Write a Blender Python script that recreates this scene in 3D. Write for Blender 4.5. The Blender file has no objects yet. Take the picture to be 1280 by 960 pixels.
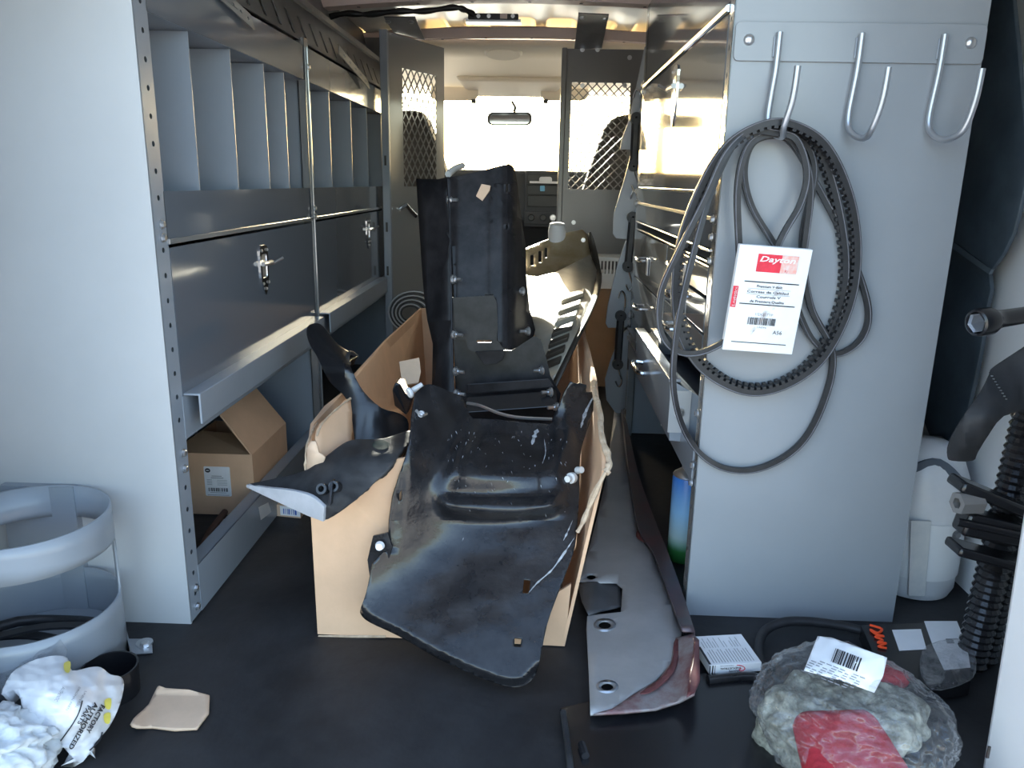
import bpy, bmesh, math, random
import numpy as np
from mathutils import Vector, Matrix, noise
from mathutils.geometry import tessellate_polygon
random.seed(7)
SC = bpy.context.scene
COL = SC.collection

# ------------------------------------------------------------------ camera
RM = ((0.99921514, -0.02691743, 0.02906117), (0.03490191, 0.25129373, -0.96728141), (0.01873384, 0.96753652, 0.25203597))
F = 970.0
CAM = Vector((0, 0, 0.80))
cd = bpy.data.cameras.new('camera'); cam = bpy.data.objects.new('camera', cd); COL.objects.link(cam)
cd.sensor_fit = 'HORIZONTAL'; cd.sensor_width = 36; cd.lens = F / 1280 * 36; cd.clip_start = .02; cd.clip_end = 300
m3 = Matrix(RM); m4 = m3.to_4x4(); m4.translation = CAM
cam.matrix_world = m4
SC.camera = cam

# ------------------------------------------------------------------ world, sun, exposure
W = bpy.data.worlds.new('world'); SC.world = W; W.use_nodes = True
nt = W.node_tree; nt.nodes.clear()
sky = nt.nodes.new('ShaderNodeTexSky'); sky.sky_type = 'NISHITA'; sky.sun_disc = False
sky.sun_elevation = math.radians(15); sky.sun_rotation = math.radians(-5); sky.altitude = 100; sky.air_density = 1.0; sky.dust_density = 3.2; sky.ozone_density = .6
bg = nt.nodes.new('ShaderNodeBackground'); wo = nt.nodes.new('ShaderNodeOutputWorld')
nt.links.new(sky.outputs[0], bg.inputs[0]); nt.links.new(bg.outputs[0], wo.inputs[0])
bg.inputs[1].default_value = .85
sd = bpy.data.lights.new('sun', 'SUN'); sd.energy = 26; sd.angle = math.radians(.53); sd.color = (1, .93, .82)
sun = bpy.data.objects.new('sun', sd); COL.objects.link(sun)
SUN_DIR = Vector((.09, -1, -.25))
sun.rotation_euler = SUN_DIR.to_track_quat('-Z', 'Y').to_euler(); sun.location = (-.5, 8, 5)
SC.view_settings.view_transform = 'Standard'; SC.view_settings.look = 'None'
SC.view_settings.exposure = 0.5; SC.view_settings.gamma = 1.0; SC.view_settings.use_curve_mapping = False

# ------------------------------------------------------------------ geometry helpers
def ray(x, y):
    return m3 @ Vector((x - 640, -(y - 480), -F))
def P(x, y, Y):
    d = ray(x, y); return CAM + d * (Y / d.y)
def PX(x, y, X):
    d = ray(x, y); return CAM + d * (X / d.x)
def PZ(x, y, Z):
    d = ray(x, y); return CAM + d * ((Z - CAM.z) / d.z)
def depth(ctrl):
    """smooth depth surface (thin plate on 1/Y) through control points (px, py, Y)"""
    c = np.array([(a, b) for a, b, _ in ctrl], float) / 100; t = np.array([1 / y for _, _, y in ctrl])
    n = len(c); d = np.linalg.norm(c[:, None] - c[None], axis=2)
    K = np.where(d > 0, d * d * np.log(d + 1e-12), 0); Q = np.hstack([np.ones((n, 1)), c])
    A = np.block([[K, Q], [Q.T, np.zeros((3, 3))]])
    s = np.linalg.lstsq(A, np.concatenate([t, np.zeros(3)]), rcond=None)[0]
    def f(x, y):
        r = np.hypot(c[:, 0] - x / 100, c[:, 1] - y / 100)
        k = np.where(r > 0, r * r * np.log(r + 1e-12), 0)
        return 1 / float(k @ s[:n] + s[n] + s[n + 1] * x / 100 + s[n + 2] * y / 100)
    return f
def sstep(a, b, x):
    t = min(1, max(0, (x - a) / (b - a))); return t * t * (3 - 2 * t)
def cr(pts, n=6, closed=True):
    """Catmull-Rom through points of any dimension"""
    out = []; L = len(pts); V = [Vector(p) for p in pts]
    rng = range(L) if closed else range(L - 1)
    for i in rng:
        g = lambda k: V[k % L] if closed else V[min(max(k, 0), L - 1)]
        a, b, c, d = g(i - 1), g(i), g(i + 1), g(i + 2)
        for j in range(n):
            t = j / n
            out.append(.5 * ((2 * b) + (c - a) * t + (2 * a - 5 * b + 4 * c - d) * t * t + (3 * b - a - 3 * c + d) * t ** 3))
    if not closed: out.append(V[-1])
    return out

WORLD = {}
def tag(o, label=None, cat=None, group=None, kind=None):
    if label: o['label'] = label
    if cat: o['category'] = cat
    if group: o['group'] = group
    if kind: o['kind'] = kind
    return o
def thing(name, label, cat, loc, group=None):
    o = bpy.data.objects.new(name, None); COL.objects.link(o); o.location = loc; o.empty_display_size = .05
    WORLD[o] = Vector(loc); return tag(o, label, cat, group)
def struct(name, loc=(0, 0, 0)):
    o = bpy.data.objects.new(name, None); COL.objects.link(o); o.location = loc; WORLD[o] = Vector(loc); o['kind'] = 'structure'; return o
def finish(name, me, mat, parent=None, smooth=None, bev=0, thick=0, sub=0, off=0, base=False):
    vs = [v.co for v in me.vertices]
    lo = Vector([min(v[i] for v in vs) for i in range(3)]); hi = Vector([max(v[i] for v in vs) for i in range(3)])
    c = (lo + hi) / 2
    if parent is None: c.z = lo.z
    me.transform(Matrix.Translation(-c))
    o = bpy.data.objects.new(name, me); COL.objects.link(o)
    WORLD[o] = c.copy()
    if parent is not None: o.parent = parent; o.location = c - WORLD[parent]
    else: o.location = c
    me.materials.append(mat)
    if smooth is not None:
        me.shade_smooth(); me.set_sharp_from_angle(angle=smooth)
    if thick:
        s = o.modifiers.new('s', 'SOLIDIFY'); s.thickness = thick; s.offset = off
    if bev:
        b = o.modifiers.new('b', 'BEVEL'); b.width = bev; b.segments = 2; b.limit_method = 'ANGLE'; b.angle_limit = .6
    if sub:
        b = o.modifiers.new('u', 'SUBSURF'); b.levels = sub; b.render_levels = sub
    return o
class MB:
    def __init__(s): s.v = []; s.f = []
    def add(s, vs, fs):
        n = len(s.v); s.v += [tuple(v) for v in vs]; s.f += [[i + n for i in f] for f in fs]; return s
    def box(s, a, b):
        x0, y0, z0 = a; x1, y1, z1 = b
        return s.hexa([(x0, y0, z0), (x1, y0, z0), (x1, y1, z0), (x0, y1, z0), (x0, y0, z1), (x1, y0, z1), (x1, y1, z1), (x0, y1, z1)])
    def hexa(s, p):
        return s.add(p, [(0, 3, 2, 1), (4, 5, 6, 7), (0, 1, 5, 4), (1, 2, 6, 5), (2, 3, 7, 6), (3, 0, 4, 7)])
    def prism(s, poly, vec):
        vec = Vector(vec); n = len(poly); a = [Vector(p) for p in poly]; b = [p + vec for p in a]
        return s.add(a + b, [list(range(n))[::-1], [n + i for i in range(n)]] + [(i, (i + 1) % n, n + (i + 1) % n, n + i) for i in range(n)])
    def bar(s, a, b, w, t, nrm):
        """flat bar from a to b: width w, thickness t along nrm"""
        a, b = Vector(a), Vector(b); d = (b - a).normalized(); n = Vector(nrm).normalized(); u = d.cross(n).normalized()
        p = []
        for q in (-t / 2, t / 2):
            p += [a + u * w / 2 + n * q, a - u * w / 2 + n * q, b - u * w / 2 + n * q, b + u * w / 2 + n * q]
        return s.hexa(p)
    def tube(s, path, r, seg=8, closed=False, section=None, up=None, caps=True):
        path = [Vector(p) for p in path]; n = len(path); rings = []
        T = []
        for i in range(n):
            a = path[(i - 1) % n] if closed or i else path[i]; b = path[(i + 1) % n] if closed or i < n - 1 else path[i]
            T.append((b - a).normalized())
        N = Vector(up) if up is not None else (Vector((0, 0, 1)) if abs(T[0].z) < .9 else Vector((1, 0, 0)))
        vs = []
        m = seg if section is None else len(section)
        for i in range(n):
            if up is not None: N = Vector(up)
            N = (N - T[i] * N.dot(T[i])); N = N.normalized() if N.length > 1e-6 else T[i].orthogonal().normalized()
            B = T[i].cross(N)
            rr = r[i] if isinstance(r, (list, tuple)) else r
            for k in range(m):
                if section is None:
                    a = 2 * math.pi * k / seg; vs.append(path[i] + N * (rr * math.cos(a)) + B * (rr * math.sin(a)))
                else:
                    vs.append(path[i] + N * section[k][0] + B * section[k][1])
        fs = []
        for i in range(n if closed else n - 1):
            j = (i + 1) % n
            for k in range(m):
                l = (k + 1) % m; fs.append((i * m + k, j * m + k, j * m + l, i * m + l))
        if not closed and caps: fs += [list(range(m))[::-1], [(n - 1) * m + k for k in range(m)]]
        return s.add(vs, [f[::-1] for f in fs])
    def lathe(s, prof, c, axis=(0, 0, 1), seg=24, caps=True):
        c = Vector(c); ax = Vector(axis).normalized(); u = ax.orthogonal().normalized(); w = ax.cross(u)
        vs = []; m = len(prof)
        for k in range(seg):
            a = 2 * math.pi * k / seg; d = u * math.cos(a) + w * math.sin(a)
            for r, h in prof: vs.append(c + d * r + ax * h)
        fs = []
        for k in range(seg):
            l = (k + 1) % seg
            for i in range(m - 1): fs.append((k * m + i, l * m + i, l * m + i + 1, k * m + i + 1))
        if caps:
            fs += [[k * m for k in range(seg)][::-1], [k * m + m - 1 for k in range(seg)]]
        return s.add(vs, fs)
    def obj(s, name, mat, parent=None, **kw):
        me = bpy.data.meshes.new(name); me.from_pydata(s.v, [], s.f); me.update()
        bm = bmesh.new(); bm.from_mesh(me); bmesh.ops.recalc_face_normals(bm, faces=bm.faces); bm.to_mesh(me); bm.free()
        return finish(name, me, mat, parent, **kw)
def box(name, a, b, mat, parent=None, bev=0, **kw):
    return MB().box(a, b).obj(name, mat, parent, bev=bev, **kw)
def sheet(name, outer, mp, mat, parent=None, holes=(), step=12, thick=.003, smooth=.7, off=-1, bev=0):
    polys = [[Vector((p[0], p[1], 0)) for p in q] for q in [outer] + list(holes)]
    flat = sum(polys, []); bm = bmesh.new(); vs = [bm.verts.new(v) for v in flat]
    for t in tessellate_polygon(polys):
        try: bm.faces.new([vs[i] for i in t])
        except ValueError: pass
    for ax in (0, 1):
        if not step: break
        lo = min(v[ax] for v in flat); hi = max(v[ax] for v in flat); n = int((hi - lo) / step)
        for k in range(1, n + 1):
            co = [0, 0, 0]; co[ax] = lo + k * (hi - lo) / (n + 1); no = [0, 0, 0]; no[ax] = 1
            bmesh.ops.bisect_plane(bm, geom=bm.verts[:] + bm.edges[:] + bm.faces[:], dist=1e-6, plane_co=co, plane_no=no)
    bmesh.ops.remove_doubles(bm, verts=bm.verts, dist=1e-6)
    for v in bm.verts: v.co = mp(v.co.x, v.co.y)
    bmesh.ops.recalc_face_normals(bm, faces=bm.faces)
    bm.normal_update()
    # face the camera
    tot = sum((f.normal.dot(CAM - f.calc_center_median()) * f.calc_area() for f in bm.faces))
    if tot < 0: bmesh.ops.reverse_faces(bm, faces=bm.faces)
    me = bpy.data.meshes.new(name); bm.to_mesh(me); bm.free()
    return finish(name, me, mat, parent, smooth=smooth, thick=thick, off=off, bev=bev)
def pmap(ctrl): 
    d = depth(ctrl) if not callable(ctrl) else ctrl
    return lambda x, y: P(x, y, d(x, y))
def circ(cx, cy, rx, ry=None, n=12):
    ry = rx if ry is None else ry
    return [(cx + rx * math.cos(2 * math.pi * k / n), cy + ry * math.sin(2 * math.pi * k / n)) for k in range(n)]
def rrect(x0, y0, x1, y1, r, n=4):
    out = []
    for cx, cy, a0 in ((x1 - r, y1 - r, 0), (x0 + r, y1 - r, 90), (x0 + r, y0 + r, 180), (x1 - r, y0 + r, 270)):
        for k in range(n + 1):
            a = math.radians(a0 + 90 * k / n); out.append((cx + r * math.cos(a), cy + r * math.sin(a)))
    return out
def text_data(s, size=1, shear=0, bold=0):
    cu = bpy.data.curves.new('t', 'FONT'); cu.body = s; cu.size = size; cu.shear = shear; cu.resolution_u = 2; cu.offset = bold
    o = bpy.data.objects.new('t', cu); COL.objects.link(o)
    dg = bpy.context.evaluated_depsgraph_get(); me = bpy.data.meshes.new_from_object(o.evaluated_get(dg))
    vs = [v.co.copy() for v in me.vertices]; fs = [list(p.vertices) for p in me.polygons]
    bpy.data.objects.remove(o); bpy.data.curves.remove(cu); bpy.data.meshes.remove(me)
    return vs, fs
def text(name, s, size, mp, mat, parent, shear=0, bold=0, fit=None):
    vs, fs = text_data(s, size, shear, bold)
    if not vs: return None
    w = max(v.x for v in vs)
    k = fit / w if fit else 1
    return MB().add([mp(v.x * k, v.y) for v in vs], fs).obj(name, mat, parent)
def frame_map(o, ux, uy, lift=.0006):
    """map (u,v) to a plane: origin o, unit axes; lifted along the normal"""
    o, ux, uy = Vector(o), Vector(ux), Vector(uy); n = ux.cross(uy).normalized()
    return lambda u, v, l=lift: o + ux * u + uy * v + n * l
def bars_print(name, rects, mp, mat, parent):
    m = MB()
    for (a, b, c, d) in rects: m.add([mp(a, b), mp(c, b), mp(c, d), mp(a, d)], [(0, 1, 2, 3)])
    return m.obj(name, mat, parent)
def barcode(u0, v0, u1, v1, n=26, seed=3):
    r = random.Random(seed); w = [r.choice((1, 1, 2, 3)) for _ in range(2 * n)]; t = sum(w); x = u0; out = []
    for i, k in enumerate(w):
        dx = (u1 - u0) * k / t
        if i % 2 == 0: out.append((x, v0, x + dx, v1))
        x += dx
    return out
def bolt(parent, p, axis, mat=None, r=.006, h=.005, shank=0, name='bolt'):
    ax = Vector(axis).normalized(); m = MB()
    m.lathe([(.001, 0), (r * 1.35, 0), (r * 1.35, h * .25), (.001, h * .25)], p, ax, 12)
    m.lathe([(.0005, h * .2), (r, h * .2), (r, h), (r * .8, h * 1.15), (.0005, h * 1.15)], p, ax, 6)
    if shank: m.lathe([(.0005, h), (r * .5, h), (r * .5, h + shank), (.0005, h + shank)], p, ax, 8)
    return m.obj(name, mat or M['zinc'], parent)

# ------------------------------------------------------------------ materials
M = {}
def mat(name, col, rough=.5, metal=0, spec=.5, var=0, vscale=8, bump=0, bscale=60, col2=None, coat=0, edge=None, stretch=None):
    m = bpy.data.materials.new(name); m.use_nodes = True; t = m.node_tree; b = t.nodes['Principled BSDF']
    b.inputs['Base Color'].default_value = (*col, 1); b.inputs['Roughness'].default_value = rough
    b.inputs['Metallic'].default_value = metal; b.inputs['Specular IOR Level'].default_value = spec
    b.inputs['Coat Weight'].default_value = coat
    if var or bump:
        tc = t.nodes.new('ShaderNodeTexCoord'); src = tc.outputs['Object']
        if stretch:
            mp = t.nodes.new('ShaderNodeMapping'); mp.inputs['Scale'].default_value = stretch; t.links.new(src, mp.inputs[0]); src = mp.outputs[0]
    if var:
        n = t.nodes.new('ShaderNodeTexNoise'); n.inputs['Scale'].default_value = vscale; n.inputs['Detail'].default_value = 6; n.inputs['Roughness'].default_value = .65
        r = t.nodes.new('ShaderNodeValToRGB'); r.color_ramp.elements[0].position = .38; r.color_ramp.elements[1].position = .68
        c2 = col2 or tuple(min(1, c * (1 + var)) for c in col)
        r.color_ramp.elements[0].color = (*col, 1); r.color_ramp.elements[1].color = (*c2, 1)
        t.links.new(src, n.inputs[0]); t.links.new(n.outputs[0], r.inputs[0]); t.links.new(r.outputs[0], b.inputs['Base Color'])
    if bump:
        n2 = t.nodes.new('ShaderNodeTexNoise'); n2.inputs['Scale'].default_value = bscale; n2.inputs['Detail'].default_value = 3
        bp = t.nodes.new('ShaderNodeBump'); bp.inputs['Strength'].default_value = bump; bp.inputs['Distance'].default_value = .01
        t.links.new(src, n2.inputs[0]); t.links.new(n2.outputs[0], bp.inputs['Height']); t.links.new(bp.outputs[0], b.inputs['Normal'])
    M[name] = m; return m
mat('gray', (.245, .275, .32), .22, spec=.5, var=.10, vscale=3)  # same paint as the end panels, darkened for the shaded interior
mat('gray_tank', (.24, .265, .30), .30, var=.06, vscale=4)
mat('gray_end', (.40, .41, .425), .30, spec=.5, var=.08, vscale=2.5)  # same shelf paint, lightened for end panels facing the open sky
mat('gray_gloss', (.115, .133, .163), .09, spec=.8, bump=.012, bscale=14)  # same paint darker still: shade on doors and headers put into the colour
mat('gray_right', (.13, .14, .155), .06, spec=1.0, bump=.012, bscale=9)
mat('post', (.36, .37, .38), .14, metal=.55)
mat('rubber', (.011, .011, .013), .62, var=1.6, vscale=5, bump=.12, bscale=40, col2=(.030, .030, .033))
mat('plastic', (.010, .010, .012), .21, spec=.5, var=1.0, vscale=22, bump=.05, bscale=120, col2=(.024, .024, .027))
mat('plastic_gloss', (.010, .010, .012), .26, spec=.6)
mat('plastic_matte', (.016, .016, .018), .6, spec=.3, var=1.5, vscale=14, col2=(.045, .045, .048))
mat('plastic_worn', (.33, .34, .37), .5, var=.2, vscale=30)
mat('black_steel', (.010, .0095, .011), .33, spec=.18, var=1.2, vscale=16, col2=(.030, .028, .031))
mat('belt', (.012, .012, .014), .5, var=.8, vscale=40)
mat('belt_edge', (.10, .10, .115), .6, var=.5, vscale=50)
mat('zinc', (.62, .63, .65), .28, metal=.9)
mat('chrome', (.75, .76, .78), .12, metal=1)
mat('wire', (.42, .44, .48), .32, metal=.75)
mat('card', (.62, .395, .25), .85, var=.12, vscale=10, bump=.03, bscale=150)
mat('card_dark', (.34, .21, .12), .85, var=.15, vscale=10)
mat('card_edge', (.42, .30, .20), .9, var=.5, vscale=60, col2=(.58, .45, .33), bump=.3, bscale=90)
mat('card_light', (.58, .41, .29), .85, var=.15, vscale=14)
mat('paper', (.80, .80, .82), .7, var=.06, vscale=20)
mat('ink', (.02, .02, .025), .6)
mat('ink_gray', (.22, .22, .24), .6)
mat('red', (.62, .02, .045), .5, var=.3, vscale=60)
mat('orange', (1.0, .09, .02), .5)
mat('white_paint', (.74, .75, .77), .30, var=.05, vscale=4)
mat('white_dirty', (.66, .67, .70), .35, var=.2, vscale=9, col2=(.74, .75, .77))
mat('navy', (.035, .050, .065), .45, var=.9, vscale=6, col2=(.075, .10, .125))
mat('steel', (.36, .355, .36), .38, metal=.35, var=.35, vscale=6, col2=(.46, .455, .46), bump=.02, bscale=30)
mat('steel_red', (.10, .028, .03), .34, var=.8, vscale=8, col2=(.17, .06, .06))
mat('scraped', (.30, .27, .27), .5, metal=.3, var=.6, vscale=20, col2=(.17, .045, .05))
mat('primer', (.56, .45, .41), .5, var=.10, vscale=5)
mat('roof_skin', (.58, .57, .53), .30, spec=.6, var=.08, vscale=3)
mat('headliner', (.86, .79, .66), .9)
mat('visor', (.68, .61, .50), .7)
mat('dash', (.045, .046, .050), .55)
mat('dash_dark', (.008, .008, .009), .4)
mat('seat', (.035, .032, .030), .8, var=.4, vscale=30)
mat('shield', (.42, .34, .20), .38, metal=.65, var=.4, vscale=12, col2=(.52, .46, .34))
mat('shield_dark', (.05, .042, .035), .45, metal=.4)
mat('concrete', (.42, .41, .39), .9, var=.2, vscale=.8)
mat('rust', (.10, .055, .04), .7, var=.6, vscale=20)
mat('cloth', (.52, .54, .56), .9, var=.15, vscale=30, bump=.35, bscale=45)
mat('bag_white', (.64, .64, .66), .45, var=.05, vscale=10, bump=.22, bscale=22)
mat('yellow', (.75, .65, .12), .5)
mat('glove', (.10, .10, .08), .85, var=.6, vscale=42, col2=(.40, .40, .34), bump=.3, bscale=120)
mat('glove_red', (.28, .012, .022), .85, var=.3, vscale=50, bump=.25, bscale=150)
mat('pouch', (.018, .019, .022), .7, var=.4, vscale=14, bump=.15, bscale=30)
mat('mirror', (.8, .85, .82), .03, metal=1)
mat('crate', (.72, .72, .70), .5)
mat('blue_dark', (.02, .10, .45), .3)
mat('tape', (.60, .60, .60), .4, var=.5, vscale=25, col2=(.70, .68, .66))
def film_mat(name, tr=.75, tint=(1, 1, 1), rough=.08, bump=.5, bscale=18):
    m = bpy.data.materials.new(name); m.use_nodes = True; t = m.node_tree; t.nodes.clear()
    o = t.nodes.new('ShaderNodeOutputMaterial'); tr_ = t.nodes.new('ShaderNodeBsdfTransparent'); g = t.nodes.new('ShaderNodeBsdfPrincipled'); g.inputs['Metallic'].default_value = .6; mx = t.nodes.new('ShaderNodeMixShader')
    g.inputs['Base Color'].default_value = (.6, .6, .62, 1); g.inputs['Roughness'].default_value = rough; g.inputs['Specular IOR Level'].default_value = 1
    tr_.inputs[0].default_value = (*tint, 1); mx.inputs[0].default_value = 1 - tr
    lw = t.nodes.new('ShaderNodeLayerWeight'); lw.inputs[0].default_value = .5
    pw = t.nodes.new('ShaderNodeMath'); pw.operation = 'POWER'; pw.inputs[1].default_value = 3.0 if bump else 5.0
    ad = t.nodes.new('ShaderNodeMath'); ad.operation = 'MULTIPLY_ADD'; ad.use_clamp = True; ad.inputs[1].default_value = .8; ad.inputs[2].default_value = 1 - tr
    t.links.new(lw.outputs['Facing'], pw.inputs[0]); t.links.new(pw.outputs[0], ad.inputs[0]); t.links.new(ad.outputs[0], mx.inputs[0])
    if bump:
        tc = t.nodes.new('ShaderNodeTexCoord'); n = t.nodes.new('ShaderNodeTexNoise'); n.inputs['Scale'].default_value = bscale; n.inputs['Detail'].default_value = 4
        bp = t.nodes.new('ShaderNodeBump'); bp.inputs['Strength'].default_value = bump; bp.inputs['Distance'].default_value = .02
        t.links.new(tc.outputs['Object'], n.inputs[0]); t.links.new(n.outputs[0], bp.inputs['Height']); t.links.new(bp.outputs[0], g.inputs['Normal']); t.links.new(bp.outputs[0], lw.inputs['Normal'])
    t.links.new(tr_.outputs[0], mx.inputs[1]); t.links.new(g.outputs[0], mx.inputs[2]); t.links.new(mx.outputs[0], o.inputs[0])
    M[name] = m
film_mat('film', .90, bump=1.0, bscale=16, rough=.10); film_mat('film_thin', .93, bump=.5, bscale=16, rough=.12)
film_mat('glass', .97, (.93, .96, .95), .0, 0)
def can_mat():
    m = bpy.data.materials.new('can_print'); m.use_nodes = True; t = m.node_tree; b = t.nodes['Principled BSDF']
    tc = t.nodes.new('ShaderNodeTexCoord'); s = t.nodes.new('ShaderNodeSeparateXYZ'); r = t.nodes.new('ShaderNodeValToRGB')
    t.links.new(tc.outputs['Generated'], s.inputs[0]); t.links.new(s.outputs['Z'], r.inputs[0]); t.links.new(r.outputs[0], b.inputs['Base Color'])
    e = r.color_ramp.elements; e[0].position = 0; e[0].color = (.015, .10, .02, 1); e[1].position = 1; e[1].color = (.03, .18, .62, 1)
    for p, c in ((.14, (.04, .20, .05)), (.30, (.35, .50, .55)), (.6, (.25, .50, .80))):
        k = r.color_ramp.elements.new(p); k.color = (*c, 1)
    b.inputs['Roughness'].default_value = .3; M['can'] = m
can_mat()

# ================================================================== THE VAN SHELL
fl = MB()
fl.box((-1.02, .74, -.03), (.90, 3.45, 0)).obj('floor', M['rubber'])['kind'] = 'structure'
tag(box('ground', (-40, -40, -.70), (40, 60, -.66), M['concrete']), kind='structure')
tag(box('floor_cab', (-1.02, 3.45, -.12), (.90, 5.2, -.08), M['rubber']), kind='structure')
# side walls with cab door windows
def side_wall(name, x0, x1):
    w = struct(name, ((x0 + x1) / 2, 2.3, -.4))
    box('body_side', (x0, .80, -.45), (x1, 3.62, 1.40), M['white_paint'], w)
    box('cab_door_lower', (x0, 3.62, -.45), (x1, 4.85, .80), M['dash'], w)
    box('door_pillar', (x0, 3.62, .80), (x1, 3.78, 1.40), M['headliner'], w)
    box('door_header', (x0, 3.78, 1.24), (x1, 4.6, 1.40), M['headliner'], w)
    MB().prism([(x0, 4.36, 1.26), (x0, 4.46, 1.26), (x0, 4.98, .80), (x0, 4.85, .80)], (x1 - x0, 0, 0)).obj('windscreen_pillar', M['headliner'], w)
side_wall('wall_left', -1.06, -1.02); side_wall('wall_right', .90, .94)
# roof: ribbed skin, bows and side rails
ceil = struct('ceiling', (-.08, 2.1, 1.40))
def roof_z(x): return 1.415 - .055 * ((x + .06) / .9) ** 2
vs = []; fs = []; nx, ny = 97, 14
for j in range(ny):
    y = .78 + (3.50 - .78) * j / (ny - 1)
    for i in range(nx):
        x = -1.04 + 1.97 * i / (nx - 1); ph = ((x + 1.04) / .17) % 1
        vs.append((x, y, roof_z(x) + (.009 if .25 < ph < .8 else 0)))
for j in range(ny - 1):
    for i in range(nx - 1): a = j * nx + i; fs.append((a, a + 1, a + nx + 1, a + nx))
MB().add(vs, fs).obj('roof_skin', M['roof_skin'], ceil, thick=.004, off=1, smooth=.5)
def bow(y, drop, w, m):
    prof = [(-w, .0), (-w * .62, 0), (-w * .45, -drop), (w * .45, -drop), (w * .62, 0), (w, .0)]
    vs = []; fs = []; n = 49
    for i in range(n):
        x = -1.02 + 1.92 * i / (n - 1); wob = .006 * math.sin(x * 23)
        for a, b in prof: vs.append((x, y + a + (wob if abs(a) > w * .9 else 0), roof_z(x) - .004 + b))
    k = len(prof)
    for i in range(n - 1):
        for q in range(k - 1): fs.append((i * k + q, i * k + q + 1, (i + 1) * k + q + 1, (i + 1) * k + q))
    o = MB().add(vs, fs).obj('roof_bow', m, ceil, thick=.003, off=1, smooth=.4)
    for x in (-.62, -.42, -.24, -.05, .12, .33, .52):
        MB().lathe([(.0003, 0), (.006, 0), (.006, .001), (.0003, .001)], (x, y, roof_z(x) - drop - .0055), (0, 0, -1), 10).obj('bolt_hole', M['dash_dark'], o)
for yy in (1.0, 1.9): bow(yy, .035, .08, M['primer'])
bow(2.80, .034, .07, M['primer']); bow(3.46, .034, .035, M['primer'])
# roof side rails with slots
def rail(xa, za, xb, zb, y0, y1, m, slots):
    a0, b0 = Vector((xa, 0, za)), Vector((xb, 0, zb)); u = (b0 - a0); L = u.length; u.normalize()
    holes = [rrect(s, .012, s + .022, L * .62, .006, 2) for s in slots]
    mp = lambda s, t: Vector((a0.x, s, a0.z)) + u * t
    return sheet('side_rail', [(y0, 0), (y1, 0), (y1, L), (y0, L)], mp, m, ceil, holes=holes, step=0, thick=.003, smooth=None)
mat('rail_dark', (.10, .10, .105), .38, metal=.3, var=.5, vscale=8)
slots = [1.35 + .105 * k for k in range(18)]
rail(-.625, 1.142, -.665, 1.255, .80, 3.35, M['rail_dark'], slots)
MB().box((-.72, .80, 1.252), (-.650, 3.38, 1.268)).obj('rail_ledge', M['rail_dark'], ceil)
MB().hexa([(-.72, .8, 1.22), (-.70, .8, 1.22), (-.70, 3.4, 1.22), (-.72, 3.4, 1.22), (-.76, .8, 1.385), (-.74, .8, 1.385), (-.74, 3.4, 1.385), (-.76, 3.4, 1.385)]).obj('rail_web', M['rail_dark'], ceil)
MB().hexa([(.46, .8, 1.30), (.48, .8, 1.30), (.48, 3.42, 1.30), (.46, 3.42, 1.30), (.44, .8, 1.40), (.46, .8, 1.40), (.46, 3.42, 1.40), (.44, 3.42, 1.40)]).obj('rail_web', M['primer'], ceil)
for pa, pb in ((PX(262, -22, -.612), PX(319, 31, -.606)), (PX(424, 62, -.612), PX(463, 108, -.600))):   # perforated hanger straps
    d = pb - pa; wv = d.normalized().cross(Vector((1, 0, 0))).normalized() * .012
    hs = [circ(.15 + .17 * k, 0, .03, .25, 8) for k in range(5)]
    sheet('hanger_strap', [(0, -1), (.88, -1), (1, 0.8), (.96, 1), (0, 1)], lambda a, b: pa + d * a + wv * b, M['post'], ceil, holes=hs, step=0, thick=.003, smooth=None)
# rear jamb at the right of the door opening
tr = [(.645, .0), (.637, .25), (.630, .43), (.622, .70), (.63, 1.0), (.66, 1.40)]
poly = [(x, .95, z - .03) for x, z in cr(tr, 5, False)] + [(1.02, .95, 1.40), (1.02, .95, -.45), (.66, .95, -.45)]
jm = MB().prism(poly, (0, -.13, 0)).obj('trim_1', M['white_paint'], bev=.012); jm['kind'] = 'structure'
box('drain_slot', tuple(P(1236, 941, .819) - Vector((.0015, .0, .008))), tuple(P(1236, 941, .819) + Vector((.0015, .002, .008))), M['dash_dark'], jm)
poly = [(-.81, .95, -.45), (-.80, .95, .5), (-.82, .95, 1.40), (-1.06, .95, 1.40), (-1.06, .95, -.45)]
tag(MB().prism(poly, (0, -.13, 0)).obj('trim_2', M['white_paint'], bev=.012), kind='structure')
tag(box('trim_3', (-1.06, .80, 1.36), (1.02, .95, 1.44), M['white_paint'], bev=.01), kind='structure')

# ---- cab: headliner, windscreen, dash
cabh = MB()
hv = [(-1.02, 3.50, 1.345), (.90, 3.50, 1.345), (.90, 3.95, 1.365), (-1.02, 3.95, 1.365), (.90, 4.15, 1.30), (-1.02, 4.15, 1.30), (.90, 4.44, 1.252), (-1.02, 4.44, 1.252)]
cabh.add(hv, [(0, 1, 2, 3), (3, 2, 4, 5), (5, 4, 6, 7)])
hl = cabh.obj('ceiling_cab', M['headliner'], thick=.03, off=1, smooth=.9); hl['kind'] = 'structure'
MB().hexa([(-.42, 4.12, 1.285), (.10, 4.12, 1.285), (.06, 4.43, 1.240), (-.38, 4.43, 1.240), (-.44, 4.12, 1.31), (.12, 4.12, 1.31), (.08, 4.44, 1.26), (-.40, 4.44, 1.26)]).obj('overhead_console', M['visor'], hl, bev=.012)
MB().lathe([(.001, 0), (.075, 0), (.085, .008), (.085, .016), (.001, .016)], P(629, 69, 3.66), (0, .15, 1), 28).obj('dome_lamp', M['visor'], hl, smooth=.6)
tag(box('ceiling_cab_roof', (-1.06, 3.40, 1.428), (.94, 4.50, 1.44), M['white_paint']), kind='structure')
ws = struct('window_1', (-.08, 4.7, .85))
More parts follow.
